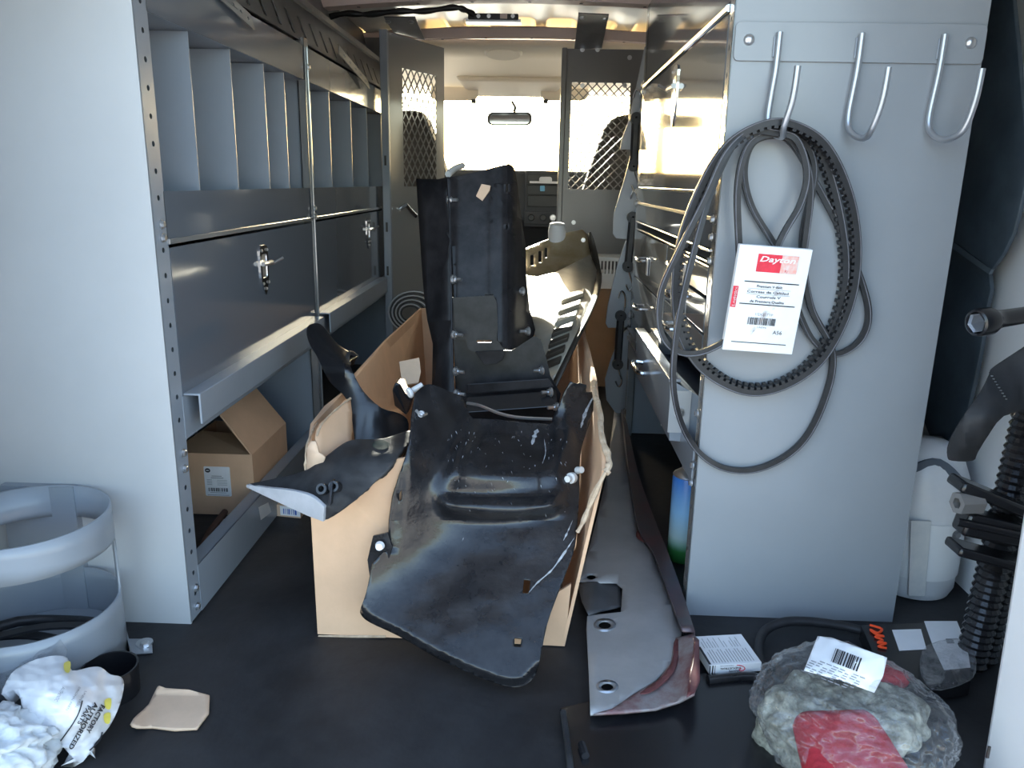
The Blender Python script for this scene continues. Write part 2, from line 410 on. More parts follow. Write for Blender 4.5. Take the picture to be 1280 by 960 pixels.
gl = MB().add([(-1.0, 4.45, 1.27), (.88, 4.45, 1.27), (.88, 4.98, .84), (-1.0, 4.98, .84)], [(0, 1, 2, 3)]).obj('pane', M['glass'], ws, thick=.004)
box('top_seal', (-1.02, 4.43, 1.255), (.90, 4.47, 1.285), M['dash_dark'], ws)
box('bottom_seal', (-1.02, 4.94, .79), (.90, 5.0, .85), M['dash_dark'], ws)
ds = struct('wall_front', (-.08, 4.6, .3))
dsh = MB().prism([(-1.02, 4.35, .862), (-1.02, 4.96, .845), (-1.02, 5.1, -.1), (-1.02, 4.75, -.1), (-1.02, 4.42, .45), (-1.02, 4.32, .60)], (1.92, 0, 0)).obj('dashboard', M['dash'], ds, bev=.02)
ctr = thing('dash_center_stack', 'dark gray dashboard center stack with radio slot and round heater knobs', 'dash panel', P(672, 300, 4.30))
box('bezel', tuple(P(655, 284, 4.30)), tuple(P(712, 214, 4.30) + Vector((0, .06, 0))), M['dash'], ctr, bev=.008)
for y0, y1 in ((218, 229), (232, 243), (245, 258)):
    box('slot', tuple(P(659, y1, 4.293)), tuple(P(707, y0, 4.293) + Vector((0, .02, 0))), M['dash_dark'], ctr, bev=.002)
box('switch_panel', tuple(P(655, 280, 4.29)), tuple(P(712, 265, 4.29) + Vector((0, .02, 0))), M['dash'], ctr, bev=.003)
for kx in (664, 679, 691):
    MB().lathe([(.0005, 0), (.018, 0), (.015, .015), (.0005, .015)], P(kx, 272, 4.288), (0, -1, 0), 18).obj('knob', M['dash_dark'] if kx < 690 else M['zinc'], ctr, smooth=.6)
pp = thing('dash_paper', 'white paper cup lid and slip lying on the dash shelf', 'paper', P(680, 228, 4.27))
box('slip', tuple(P(662, 229, 4.26)), tuple(P(703, 227, 4.26) + Vector((0, .05, 0))), M['paper'], pp)
MB().prism([P(x, y, 4.255) for x, y in rrect(674, 221, 690, 229, 3)], (0, .03, 0)).obj('lid', M['paper'], pp)
tag(MB().prism([P(x, y, 4.25) for x, y in rrect(675, 232, 681, 239, 1)], (0, .02, 0)).obj('dash_button', mat('cyan', (.15, .45, .70), .4)), 'small light blue square button on the dash vent', 'button')
for nm, x0, x1, y0, y1, lb in (('sun_visor', 538, 598, 103, 126, 'beige sun visor folded up left of the mirror'), ('sun_visor', 676, 736, 104, 126, 'beige sun visor folded up right of the mirror, partly behind mesh')):
    v = tag(MB().prism([P(a, b, 4.30) for a, b in rrect(x0, y0, x1, y1, 9)], (0, .03, .004)).obj(nm, M['visor'], bev=.006), lb, 'sun visor', 'folded sun visors')
    cx = x1 - 6 if x0 < 600 else x0 + 6
    MB().prism([P(a, b, 4.285) for a, b in rrect(cx - 3, y1 - 2, cx + 3, y1 + 3, 1)], (0, .02, 0)).obj('clip', M['dash'], v)
mr = thing('rear_view_mirror', 'rectangular rear view mirror hanging in the middle of the windscreen', 'mirror', P(637, 158, 4.40))
MB().prism([P(a, b, 4.40) for a, b in rrect(609, 140, 665, 157, 7)], (0, .03, .004)).obj('housing', M['dash'], mr, bev=.006)
MB().prism([P(a, b, 4.397) for a, b in rrect(612, 142, 662, 155, 5)], (0, .004, 0)).obj('mirror_glass', M['mirror'], mr)
MB().tube([P(642, 145, 4.43), P(644, 134, 4.45), P(640, 127, 4.47)], .008).obj('stalk', M['dash_dark'], mr)

# hood in front of the windscreen
tag(MB().prism([(-1.0, 5.0, .80), (.88, 5.0, .80), (.80, 6.0, .62), (-.92, 6.0, .62)], (0, 0, -.25)).obj('van_hood', M['white_paint'], bev=.04), 'white van hood outside below the windscreen', 'hood')
# seats behind the bulkhead
def seat(label, x, lean, sid):
    s = thing('seat', label, 'seat', (x, 3.9, -.08), 'cab seats')
    o = cr([(x - .21 - lean, .35), (x - .20 - lean * .6, .62), (x - .13 - lean * .2, .95), (x - .08, 1.08), (x + .06, 1.10), (x + .12, 1.0), (x + .19, .8), (x + .22, .55), (x + .22, .35)], 4)
    MB().prism([(a, 3.74 + (b - .35) * -.05, b) for a, b in o], (0, .14, .01)).obj('backrest', M['seat'], s, bev=.04, smooth=.8)
    box('cushion', (x - .25, 3.78, .22), (x + .25, 4.28, .40), M['seat'], s, bev=.05, smooth=.8)
    box('pedestal', (x - .2, 3.82, -.08), (x + .2, 4.2, .22), M['dash_dark'], s)
seat('dark passenger seat back seen through the right mesh partition', .40, .06, 1)
seat('dark driver seat behind the open mesh door on the left', -.62, .0, 0)

# ================================================================== BULKHEAD PARTITION
def lattice(p0, ux, uz, u0, u1, v0, v1, pu, pv, w, t):
    """expanded-metal strands clipped to the rectangle u0..u1, v0..v1"""
    m = MB(); n = Vector(ux).cross(Vector(uz)); k = pv / pu
    for sgn in (1, -1):
        c0 = (v0 - (k * u1 if sgn > 0 else -k * u0)); c1 = (v1 - (k * u0 if sgn > 0 else -k * u1))
        c = c0 + pv * .5
        while c < c1:
            pts = []
            for u in (u0, u1):
                v = c + sgn * k * u
                pts.append((u, v))
            (ua, va), (ub, vb) = pts
            if va > vb: (ua, va), (ub, vb) = (ub, vb), (ua, va)
            if vb > v0 and va < v1:
                if va < v0: ua += (ub - ua) * (v0 - va) / (vb - va); va = v0
                if vb > v1: ub = ua + (ub - ua) * (v1 - va) / (vb - va); vb = v1
                m.bar(p0 + ux * ua + uz * va, p0 + ux * ub + uz * vb, w, t, n)
            c += pv
    return m
def mesh_panel(name, label, a, b, z0, z1, win, pu, pv, m, group=None):
    a, b = Vector(a), Vector(b); ux = (b - a); L = ux.length; ux.normalize(); uz = Vector((0, 0, 1)); nrm = ux.cross(uz)
    t = thing(name, label, 'partition', (a.x, a.y, 0), group)
    mp = lambda u, v: Vector((a.x, a.y, 0)) + ux * u + uz * v
    u0, u1, v0, v1 = win
    sheet('panel', [(0, z0), (L, z0), (L, z1), (0, z1)], mp, m, t, holes=[[(u0, v0), (u1, v0), (u1, v1), (u0, v1)]], step=0, thick=.003, smooth=None)
    lattice(Vector((a.x, a.y, 0)), ux, uz, u0, u1, v0, v1, pu, pv, .0045, .003).obj('mesh_grille', m, t)
    return t, mp, L, nrm
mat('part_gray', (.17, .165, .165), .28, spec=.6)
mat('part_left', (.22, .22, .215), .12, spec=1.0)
pr, mp, L, nn = mesh_panel('partition_panel', 'gray bulkhead panel with diamond mesh window right of the doorway', (.085, 3.40, 0), (.89, 3.40, 0), 0.0, 1.328, (.035, .275, .775, 1.20), .036, .036, M['part_gray'])
box('door_jamb', (.075, 3.385, 0), (.097, 3.42, 1.33), M['part_gray'], pr, bev=.004)
for x, z in ((717, 278), (787, 72), (728, 62), (747, 62), (728, 107), (781, 107)):
    bolt(pr, P(x, z, 3.397), (0, -1, 0), r=.007)
pl, mp, L, nn = mesh_panel('partition_door', 'open gray bulkhead door with mesh window and latch, swung forward at left', (-.585, 3.086, 0), (-.411, 3.441, 0), 0.02, 1.33, (.10, .335, .775, 1.215), .040, .055, M['part_left'])
box('door_edge_post', (-.607, 3.07, 0), (-.578, 3.10, 1.335), M['gray'], pl, bev=.003)
for x, y in ((-.593, .87), (-.593, .62), (-.593, .45)):
    box('slot', (x - .004, 3.066, y - .018), (x + .004, 3.072, y + .018), M['dash_dark'], pl)
b0 = Vector((-.548, 3.125, .69))
MB().tube([b0, b0 + Vector((.025, -.02, .015)), b0 + Vector((.035, .03, -.01)), b0 + Vector((.050, .06, -.03))], .010).obj('handle', M['chrome'], pl, smooth=.6)
for (q, lb) in (([(480, 22), (519, 22), (531, 50), (492, 41)], 'dark bracket plate bolted between roof bow and left partition door'), ([(723, 17), (761, 19), (752, 61), (718, 61)], 'dark bracket plate bolted between roof bow and right partition')):
    ys = [2.87, 2.87, 3.40, 3.40]
    if q[0][0] < 600: ys = [2.90, 2.90, 3.28, 3.14]
    k = MB().prism([P(x, y, d) for (x, y), d in zip(q, ys)], (0, .0, .004)).obj('roof_bracket', M['rail_dark'])
    tag(k, lb, 'bracket', 'roof brackets')
    for i, (x, y) in enumerate(q):
        if i < 2: bolt(k, P(x + (5 if i == 0 else -5), y + 5, ys[i] - .012), (0, -.3, -1), r=.008)
# wall strip behind the left door (dark side wall of cab)
tag(box('wall_partition', (-1.02, 3.40, 0), (-.60, 3.42, 1.36), M['part_gray']), kind='structure')

# roof lamp bar and harness
lt = thing('roof_lamp_bar', 'black lamp bar on a shiny base fixed to the roof bow', 'lamp', P(616, 26, 2.86))
box('base', tuple(P(582, 27, 2.86)), tuple(P(651, 24, 2.86) + Vector((0, .05, 0))), M['zinc'], lt)
box('body', tuple(P(585, 24, 2.85)), tuple(P(648, 17, 2.85) + Vector((0, .04, 0))), M['dash_dark'], lt, bev=.003)
box('connector', tuple(P(625, 23, 2.845)), tuple(P(634, 17.5, 2.845) + Vector((0, .01, 0))), M['primer'], lt)
for x in (598, 611, 641): bolt(lt, P(x, 20, 2.849), (0, -1, 0), r=.005)
hp = [P(405, 23, 2.84), P(430, 17, 2.83), P(460, 18, 2.83), P(497, 14, 2.82), P(530, 14, 2.82), P(566, 9.5, 2.81), P(580, 12, 2.82), P(592, 18, 2.84)]
tag(MB().tube(cr(hp, 5, False), [.007 + .004 * abs(math.sin(i * .7)) for i in range(36)], 8).obj('wire_harness', M['dash_dark'], smooth=.9), 'black taped wire harness running along the roof bow to the lamp', 'cable')

# ================================================================== LEFT SHELVING
XL = -.619
def latch(parent, p, side, label=None, s=1.0):
    """folding T-handle latch on a door; p on the face, side = +1 faces +X"""
    x, y, z = p; f = side
    l = MB()
    o = [(y + a * s, z + b * s) for a, b in cr([(-.026, .055), (.026, .055), (.030, .02), (.028, -.025), (.012, -.06), (0, -.072), (-.012, -.06), (-.028, -.025), (-.030, .02)], 3)]
    hole = [(y + a * s, z + b * s) for a, b in rrect(-.019, -.026, .019, .036, .006)]
    mp = lambda a, b: Vector((x + f * .003, a, b))
    pl = sheet('latch', o, mp, M['chrome'], parent, holes=[hole], step=0, thick=.003, smooth=None)
    if label: pl['label'] = label
    box('recess', (min(x, x + f * .0015), y - .021 * s, z - .028 * s), (max(x, x + f * .0015), y + .021 * s, z + .038 * s), M['zinc'], pl)
    MB().tube([(x + f * .008, y - .028 * s, z + .012 * s), (x + f * .012, y + .03 * s, z + .012 * s)], .0065 * s).obj('t_bar', M['zinc'], pl, smooth=.6)
    MB().tube([(x + f * .012, y + .03 * s, z + .008 * s), (x + f * .03, y + .055 * s, z + .022 * s)], .004 * s).obj('lever', M['zinc'], pl, smooth=.6)
    for a, b in ((-.02, .046), (.02, .046), (-.02, -.04), (.02, -.04), (0, -.055)):
        bolt(pl, (x + f * .0045, y + a * s, z + b * s), (f, 0, 0), r=.0028, h=.002, name='rivet')
    return pl
def post(parent, x, y0, y1, z0, z1, m, hole_y, hz, name='post'):
    zs = sorted(z for z in hz if z0 + .01 < z < z1 - .01); cuts = [z0] + [(a + b) / 2 for a, b in zip(zs, zs[1:])] + [z1]
    m_ = MB(); r = .0046
    for z, lo_, hi_ in zip(zs, cuts, cuts[1:]):
        out = [(y1, z), (y1, hi_), (hole_y, hi_), (y0, hi_), (y0, z), (y0, lo_), (hole_y, lo_), (y1, lo_)]
        inn = [(hole_y + r * math.cos(q * math.pi / 4), z + r * math.sin(q * math.pi / 4)) for q in range(8)]
        m_.add([(x, a, b) for a, b in out + inn], [(q, (q + 1) % 8, 8 + (q + 1) % 8, 8 + q) for q in range(8)])
    o = m_.obj(name, m, parent)
    k = -1 if x < 0 else 1          # channel walls behind the drilled face
    c = MB()
    for (a, b, xa, xb) in ((y0 + .004, y1, .020, .022), (y0 + .004, y0 + .006, .002, .022), (y1 - .002, y1, .002, .022)):
        c.box((min(x + k * xa, x + k * xb), a, z0), (max(x + k * xa, x + k * xb), b, z1))
    c.obj('channel', m, o); return o
hz = [.05 + .042 * k for k in range(30)]
def left_unit(label, y0, y1, divs, near):
    t = thing('shelving_unit', label, 'shelf', (XL - .2, (y0 + y1) / 2, 0), 'left shelving units')
    g = M['gray']
    if near:
        MB().hexa([(-1.02, 1.252, 0), (XL - .0016, 1.252, 0), (XL - .0016, 1.256, 0), (-1.02, 1.256, 0), (-1.02, 1.252, 1.39), (XL - .0016, 1.252, 1.39), (XL - .0016, 1.256, 1.39), (-1.02, 1.256, 1.39)]).obj('end_panel', M['gray_end'], t)
        post(t, XL, 1.2525, 1.296, .004, 1.21, M['gray'], 1.276, [z for z in hz if not .30 < z < .36])
        for z in (.325, .295, .06, .022, .70, .722): bolt(t, (XL + .0005, 1.277, z), (1, 0, 0), r=.0055)
    else:
        box('end_panel', (-1.0, y1 - .012, 0), (XL - .002, y1 - .009, 1.12), g, t)
        post(t, XL, y1 - .012, y1 + .02, .004, 1.14, M['gray'], y1 + .004, [.30, .55, .80])
    a, b = y0, y1
    box('back_panel', (-1.0, a, .01), (-.996, b, 1.12), M['gray'], t)
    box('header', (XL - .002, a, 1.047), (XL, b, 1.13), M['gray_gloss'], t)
    box('top_shelf', (-.995, a, 1.047), (XL - .003, b, 1.050), g, t)
    box('bin_shelf', (-.995, a, .697), (XL - .003, b, .700), g, t)
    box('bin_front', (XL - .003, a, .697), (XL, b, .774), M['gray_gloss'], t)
    box('hinge_rail', (XL - .004, a, .688), (XL + .004, b, .697), M['post'], t, bev=.001)
    for d in divs: box('bin_divider', (-.99, d - .0012, .701), (XL - .006, d + .0012, 1.045), g, t)
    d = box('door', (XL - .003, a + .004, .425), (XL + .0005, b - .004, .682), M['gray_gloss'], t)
    latch(d, (XL + .0005, a + (b - a) * (.53 if near else .60), .602 if near else .615), 1, None, .85)
    # bottom lip: folded tray edge standing proud of the door
    MB().prism([(XL - .004, a + .006, .428), (XL + .030, a + .006, .428), (XL + .030, a + .006, .372), (XL + .026, a + .006, .372), (XL + .026, a + .006, .424), (XL - .004, a + .006, .424)], (0, (b - a - .03) if near else .86, 0)).obj('door_lip', g, t, bev=.0015)
    box('lower_rail', (XL - .002, a, .345), (XL + .001, b, .424), g, t)
    box('lower_shelf', (-.995, a, .345), (XL - .003, b, .348), g, t)
    box('floor_rail', (XL - .002, a, .003), (XL + .001, b, .097), g, t)
    box('floor_rail_flange', (XL - .03, a, .094), (XL, b, .097), g, t)
    box('bottom_shelf', (-.995, a, .012), (XL - .004, b, .016), M['rubber'], t)
    return t
u1 = left_unit('large gray steel bin shelving unit with end panel nearest the rear at left', 1.294, 2.138, (1.452, 1.643, 1.837, 1.981), True)
u2 = left_unit('gray steel bin shelving unit at left next to the bulkhead door', 2.171, 3.29, (2.393, 2.661, 2.903, 3.162), False)
mp_ = post(u1, XL + .002, 2.132, 2.168, .004, 1.15, M['post'], 2.15, [z for z in hz if z < 1.12])
box('post_bead', (XL + .002, 2.147, .1), (XL + .007, 2.153, 1.13), M['post'], mp_, bev=.002)
for z in (.365, .345, .70, .72, 1.08): bolt(mp_, (XL + .006, 2.15, z), (1, 0, 0), r=.006)
box('inner_end_panel', (-.99, 2.148, .02), (XL - .002, 2.152, 1.05), M['gray'], u1)

# ================================================================== RIGHT SHELVING
XR = .300
rt = thing('cabinet_unit', 'glossy gray steel cabinet and drawer unit with tall end panel along the right side', 'cabinet', (.5, 1.9, 0))
MB().hexa([(XR + .002, 1.345, 0), (.695, 1.345, 0), (.695, 1.349, 0), (XR + .002, 1.349, 0), (XR + .002, 1.345, 1.36), (.695, 1.345, 1.36), (.695, 1.349, 1.36), (XR + .002, 1.349, 1.36)]).obj('end_panel', mat('gray_end2', (.245, .262, .285), .28, spec=.5, var=.08, vscale=2.5), rt)  # end-panel paint again, weaker light on this side put into the colour
post(rt, XR - .001, 1.345, 1.372, .004, 1.34, M['post'], 1.36, [z for z in hz if not (.25 < z < .30 or .66 < z < .73)], name='post')
for z in (.265, .30, .675, .715, .40, .745): bolt(rt, (XR - .003, 1.36, z), (-1, 0, 0), r=.0055)
post(rt, XR - .001, 2.42, 2.47, .004, 1.30, M['post'], 2.445, [z for z in hz if z < 1.28], name='post')
for z in (1.085, 1.065, .745, .40, .375): bolt(rt, (XR - .003, 2.445, z), (-1, 0, 0), r=.008)
box('far_end_panel', (XR, 2.455, .004), (.69, 2.458, 1.12), M['gray'], rt)
box('back_panel', (.688, 1.352, .01), (.692, 2.45, 1.36), M['gray'], rt)
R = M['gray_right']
dr = box('cabinet_door', (XR - .002, 1.376, .795), (XR + .001, 2.418, 1.068), R, rt)
latch(dr, (XR - .002, 1.865, 1.0), -1, 'chrome folding latch', 1.0)
MB().tube([(XR - .003, 1.376, 1.078), (XR - .003, 2.418, 1.078)], .006).obj('hinge_rod', M['chrome'], rt, smooth=.7)
box('header', (XR - .001, 1.376, 1.088), (XR + .002, 2.43, 1.30), R, rt)
box('shelf_edge', (XR - .004, 1.374, .786), (XR + .006, 2.418, .793), M['chrome'], rt, bev=.002)
box('shelf_face', (XR - .001, 1.374, .748), (XR + .002, 2.418, .785), R, rt)
box('beaded_edge', (XR - .003, 1.374, .742), (XR + .004, 2.418, .748), M['zinc'], rt)
box('shelf_face', (XR - .001, 1.374, .695), (XR + .002, 2.418, .741), R, rt)
for z in (.690, .670): box('shelf_edge', (XR - .005, 1.374, z - .002), (XR + .006, 2.418, z + .003), M['chrome'], rt, bev=.0015)
box('shelf', (XR + .006, 1.352, .668), (.685, 2.45, .671), M['gray'], rt)
box('shelf', (XR + .006, 1.352, .785), (.685, 2.45, .788), M['gray'], rt)
box('column_divider', (XR - .003, 1.825, .43), (XR + .003, 1.855, .667), M['post'], rt)
def drawer(y0, y1, z0, z1, tagged=True):
    d = box('drawer', (XR - .002, y0, z0), (XR + .30, y1, z1), R, rt, bev=.002)
    yc = (y0 + y1) / 2 + .06; zc = (z0 + z1) / 2
    MB().tube(cr([(XR - .002, yc - .045, zc), (XR - .022, yc - .04, zc), (XR - .026, yc, zc + .002), (XR - .022, yc + .04, zc), (XR - .002, yc + .045, zc)], 4, False), .0045).obj('handle', M['chrome'], d, smooth=.7)
    if tagged: box('label_holder', (XR - .006, yc - .09, zc - .035), (XR - .003, yc - .065, zc + .01), M['wire'], d, bev=.001)
drawer(1.376, 1.822, .611, .664); drawer(1.376, 1.822, .545, .606); drawer(1.376, 1.822, .472, .541, False)
drawer(1.858, 2.416, .530, .664); drawer(1.858, 2.416, .400, .526, False)
# tilt-out bottom bin (slightly open) and its channel
bb = MB().hexa([(XR - .025, 1.50, .300), (XR + .22, 1.50, .285), (XR + .22, 2.06, .285), (XR - .025, 2.06, .300), (XR - .032, 1.50, .425), (XR - .027, 1.50, .425), (XR - .027, 2.06, .425), (XR - .032, 2.06, .425)]).obj('bin', M['gray'], rt)
box('bin_top_lip', (XR - .034, 1.50, .422), (XR - .010, 2.06, .428), M['gray'], bb, bev=.001)
box('bin_end', (XR - .030, 1.497, .318), (XR + .012, 1.500, .405), M['gray_end'], bb)
bolt(bb, (XR - .01, 1.496, .36), (0, -1, 0), r=.008)
MB().tube(cr([(XR - .027, 1.80, .365), (XR - .052, 1.80, .367), (XR - .059, 1.86, .37), (XR - .052, 1.92, .367), (XR - .027, 1.92, .365)], 4, False), .006).obj('handle', M['chrome'], bb, smooth=.7)
for z in (.358, .335): box('channel_edge', (XR - .012, 2.06, z - .003), (XR + .004, 2.425, z + .004), M['wire'], rt)
box('skirt', (XR - .003, 1.37, .262), (XR, 2.45, .335), M['gray'], rt)
bolt(rt, (XR - .004, 1.70, .275), (-1, 0, 0), r=.008)
box('lower_shelf', (XR, 1.352, .262), (.685, 2.45, .266), M['gray'], rt)

# gray plates and rubber straps hanging at the far post
hang = [([(806, 58), (811, 60), (806, 110), (800, 150), (789, 187), (775, 187), (776, 178), (786, 150), (797, 100)], 'gray steel plate hanging highest beside the far cabinet post'),
        ([(798, 180), (801, 230), (791, 290), (784, 299), (770, 298), (766, 292), (767, 268), (780, 225), (790, 186)], 'gray steel plate hanging below the mesh window beside the post'),
        ([(790, 300), (799, 330), (793, 400), (783, 409), (760, 410), (757, 404), (760, 380), (772, 330), (782, 302)], 'gray steel plate with rounded foot hanging level with the drawers'),
        ([(784, 412), (795, 430), (789, 500), (772, 520), (758, 500), (756, 474), (764, 448), (776, 418)], 'gray steel plate hanging lowest beside the far cabinet post')]
for k, (q, lb) in enumerate(hang):
    tag(sheet('hanging_plate', q, lambda x, y: P(x, y, 2.62), mat('hang_gray%d' % k, (.30, .315, .34), .35), None, step=0, thick=.006, smooth=None, bev=.0015), lb, 'plate', 'plates hanging by the far post')
straps = [((795, 148), (792, 207), 'black rubber strap with wire hooks at mirror height by far post'), ((791, 272), (785, 333), 'black rubber strap with wire hooks hanging beside the upper drawers'), ((776, 395), (772, 455), 'black rubber strap with wire hooks hanging lowest by far post')]
for (a, b, lb) in straps:
    A, B = P(*a, 2.606), P(*b, 2.606); t = thing('rubber_strap', lb, 'strap', B, 'rubber straps by the far post')
    MB().tube([A, A.lerp(B, .3), A.lerp(B, .5), A.lerp(B, .7), B], .013, 6).obj('strap', M['belt'], t)
    for q in (A, B): MB().lathe([(.005, -.01), (.019, -.01), (.019, .01), (.005, .01)], q, (0, -1, 0), 14, caps=False).obj('eyelet', M['belt'], t, smooth=.7)
    MB().tube(cr([A, A + Vector((.012, 0, .03)), A + Vector((.010, 0, .07)), A + Vector((-.004, 0, .085)), A + Vector((-.012, 0, .06))], 4, False), .0035).obj('hook', M['chrome'], t)
    MB().tube(cr([B, B + Vector((.008, 0, -.03)), B + Vector((.018, 0, -.06)), B + Vector((.008, 0, -.08)), B + Vector((-.004, 0, -.06))], 4, False), .0035).obj('hook', M['chrome'], t)

# ================================================================== HOOK RAIL, BELTS, CARD
YP = 1.345
hr = thing('hook_rail', 'gray steel rail with three wire J hooks bolted to right end panel', 'hook rail', (.50, YP - .004, .99))
sheet('rail', [(a, b) for a, b in rrect(.303, .994, .694, 1.052, .008)], lambda x, z: Vector((x, YP - .0045, z)), M['gray_end2'], hr, step=0, thick=.004, smooth=None, bev=.001)
for x in (.325, .671): MB().lathe([(.0005, 0), (.009, 0), (.008, .003), (.0045, .0055), (.0005, .006)], (x, YP - .0045, 1.025), (0, -1, 0), 16).obj('rivet', M['zinc'], hr, smooth=.7)
for k, (xa, xb) in enumerate(((.371, .383), (.499, .518), (.627, .656))):
    yb = YP - .010
    wgap = .05
    path = [(xa, yb, 1.036), (xa - .001, yb, .98), (xa - .006, yb, .91), (xa - .002, yb - .012, .886), (xa + .010, yb - .033, .877), (xb - .008, yb - .058, .890), (xb - .002, yb - .068, .93), (xb, yb - .070, .977)]
    h = MB().tube(cr(path, 6, False), .0050, 10).obj('hook', M['wire'], hr, smooth=.8)
    MB().tube([(xa - .006, YP - .0065, 1.03), (xa - .006, YP - .0065, 1.0)], .0016, 6).obj('weld_bead', M['gray'], h)
# belts: pixel route in the panel plane with its own stand-off
def belt_path(pts, n=8): return [P(x, y, Y) for x, y, Y in cr(pts, n)]
def belt(name, label, pts, w, h, teeth=False, n=8):
    path = belt_path(pts, n); c = sum(path, Vector()) / len(path)
    t = thing(name, label, 'belt', c, 'drive belts on the hook')
    m = MB(); L = len(path)
    out = Vector((0, -1, 0))
    sec = [(w / 2, -h / 2), (w / 2, h / 2), (-w / 2, h / 2 - .001), (-w / 2, -h / 2 + .001)]
    # the wide face (outer side of the loop) points away from the centre of the loop
    m.tube(path, 1, closed=True, section=[(a, b) for a, b in sec], up=(0, -1, 0))
    m.obj('band', M['belt'], t)
    e = MB().tube([p + Vector((0, -w / 2 - .0003, 0)) + (p - c).normalized() * (h * .35) for p in path], .0011, 5, closed=True).obj('fabric_edge', M['belt_edge'], t)  # lighter line along the belt rim, a highlight put into the colour
    if teeth:
        tm = MB(); acc = 0; last = path[-1]; 
        dense = []
        for i in range(L):
            a, b = path[i], path[(i + 1) % L]; 
            for q in range(6): dense.append(a.lerp(b, q / 6))
        acc = 0
        for i in range(len(dense)):
            a, b = dense[i], dense[(i + 1) % len(dense)]; acc += (b - a).length
            if acc > .0115:
                acc = 0; d = (b - a).normalized(); inn = (c - a); inn.y = 0; inn = (inn - d * inn.dot(d)).normalized()
                p = a + inn * (h / 2 + .0018)
                tm.bar(p - d * .0032, p + d * .0032, w * .9, .0045, inn)
        tm.obj('tooth_row', M['belt'], t)['kind'] = 'stuff'
    return t
Yb = 1.318
# large cogged belt
belt('cogged_belt', 'large black cogged V belt hanging as the widest oval loop', [(985, 154, 1.29), (1030, 180, 1.30), (1060, 240, 1.315), (1071, 310, 1.325), (1062, 380, 1.325), (1030, 445, 1.32), (985, 480, 1.32), (935, 490, 1.32), (885, 468, 1.32), (855, 430, 1.32), (843, 380, 1.32), (848, 310, 1.315), (872, 240, 1.31), (905, 185, 1.30), (945, 158, 1.29)], .014, .0115, True)
belt('cogged_belt', 'second black cogged V belt lying just inside the widest loop', [(978, 158, 1.305), (1015, 172, 1.315), (1040, 230, 1.325), (1056, 320, 1.335), (1048, 390, 1.335), (1015, 452, 1.333), (965, 483, 1.333), (915, 480, 1.333), (870, 445, 1.333), (850, 400, 1.33), (846, 340, 1.33), (868, 255, 1.325), (910, 185, 1.315), (945, 163, 1.305)], .013, .0110, True)
# long smooth belt reaching lowest
belt('v_belt', 'long smooth black V belt sagging lowest below the card', [(970, 160, 1.318), (1000, 170, 1.322), (1018, 215, 1.328), (1003, 300, 1.33), (1012, 380, 1.332), (1040, 440, 1.333), (1030, 500, 1.334), (1000, 555, 1.334), (950, 585, 1.334), (900, 583, 1.334), (862, 550, 1.334), (842, 490, 1.30), (846, 410, 1.29), (868, 310, 1.29), (890, 235, 1.30), (920, 175, 1.31), (945, 160, 1.315)], .011, .0105)
belt('v_belt', 'smooth black V belt looping out to both sides of the card', [(968, 166, 1.300), (995, 175, 1.30), (1008, 215, 1.305), (1000, 255, 1.305), (975, 300, 1.30), (930, 400, 1.29), (890, 435, 1.295), (850, 440, 1.30), (826, 415, 1.30), (826, 365, 1.295), (850, 310, 1.285), (880, 250, 1.285), (905, 195, 1.285), (935, 166, 1.295)], .010, .010)
belt('v_belt', 'smooth black V belt crossing behind the card to the right', [(966, 170, 1.328), (990, 180, 1.33), (1020, 230, 1.334), (1060, 310, 1.334), (1084, 380, 1.334), (1078, 420, 1.334), (1048, 442, 1.334), (1020, 430, 1.334), (1000, 395, 1.334), (975, 320, 1.334), (940, 260, 1.334), (930, 215, 1.33), (940, 180, 1.328)], .010, .010)
belt('v_belt', 'narrow smooth black V belt loop hanging straight behind the card top', [(963, 168, 1.308), (992, 178, 1.31), (1012, 225, 1.315), (1006, 300, 1.32), (990, 400, 1.32), (950, 425, 1.32), (930, 400, 1.32), (923, 300, 1.315), (922, 230, 1.31), (935, 183, 1.308)], .011, .0105)

# belt card sleeve
cA, cB, cC, cD = P(918, 305, 1.272), P(1009, 312, 1.278), P(993, 443, 1.290), P(903, 437, 1.284)
cux = (cB - cA).normalized(); cuy = (cA - cD); cuy = (cuy - cux * cuy.dot(cux)).normalized()
cw = (cB - cA).length; ch = (cA - cD).length
card = thing('belt_card', 'white cardboard belt sleeve with red logo hanging on the belts', 'packaging', cD, None)
nrm = cux.cross(cuy); 
if nrm.y > 0: nrm = -nrm
co = cD
MB().hexa([co - nrm * .012, co + cux * cw - nrm * .012, co + cux * cw, co, co + cuy * ch - nrm * .012, co + cux * cw + cuy * ch - nrm * .012, co + cux * cw + cuy * ch, co + cuy * ch]).obj('sleeve', M['paper'], card, bev=.001)
cm = lambda u, v, l=.0012: co + cux * (u * cw) + cuy * (v * ch) + nrm * l
def crect(name, r, m, l=.0012): return bars_print(name, r, lambda u, v: cm(u, v, l), m, card)
crect('logo_block', [(.27, .765, .80, .93)], M['red'])
mat('faded', (.80, .36, .30), .6, var=.6, vscale=120, col2=(.75, .62, .58))
crect('faded_logo_patch', [(.60, .765, .83, .93)], M['faded'], .0016)
text('logo_lettering', 'Dayton', .115, lambda u, v: cm(.29 + u, .862 + v * .62, .0022), M['paper'], card, shear=.25, bold=.002, fit=.50)
text('logo_lettering', 'R)', .05, lambda u, v: cm(.66 + u, .775 + v * .7, .0022), M['red'], card)
crect('rule', [(.14, .665, .90, .675), (.12, .455, .90, .465), (.10, .085, .88, .093)], M['ink'])
crect('thin_rule', [(.2, .605, .8, .608), (.2, .555, .8, .558)], M['ink_gray'])
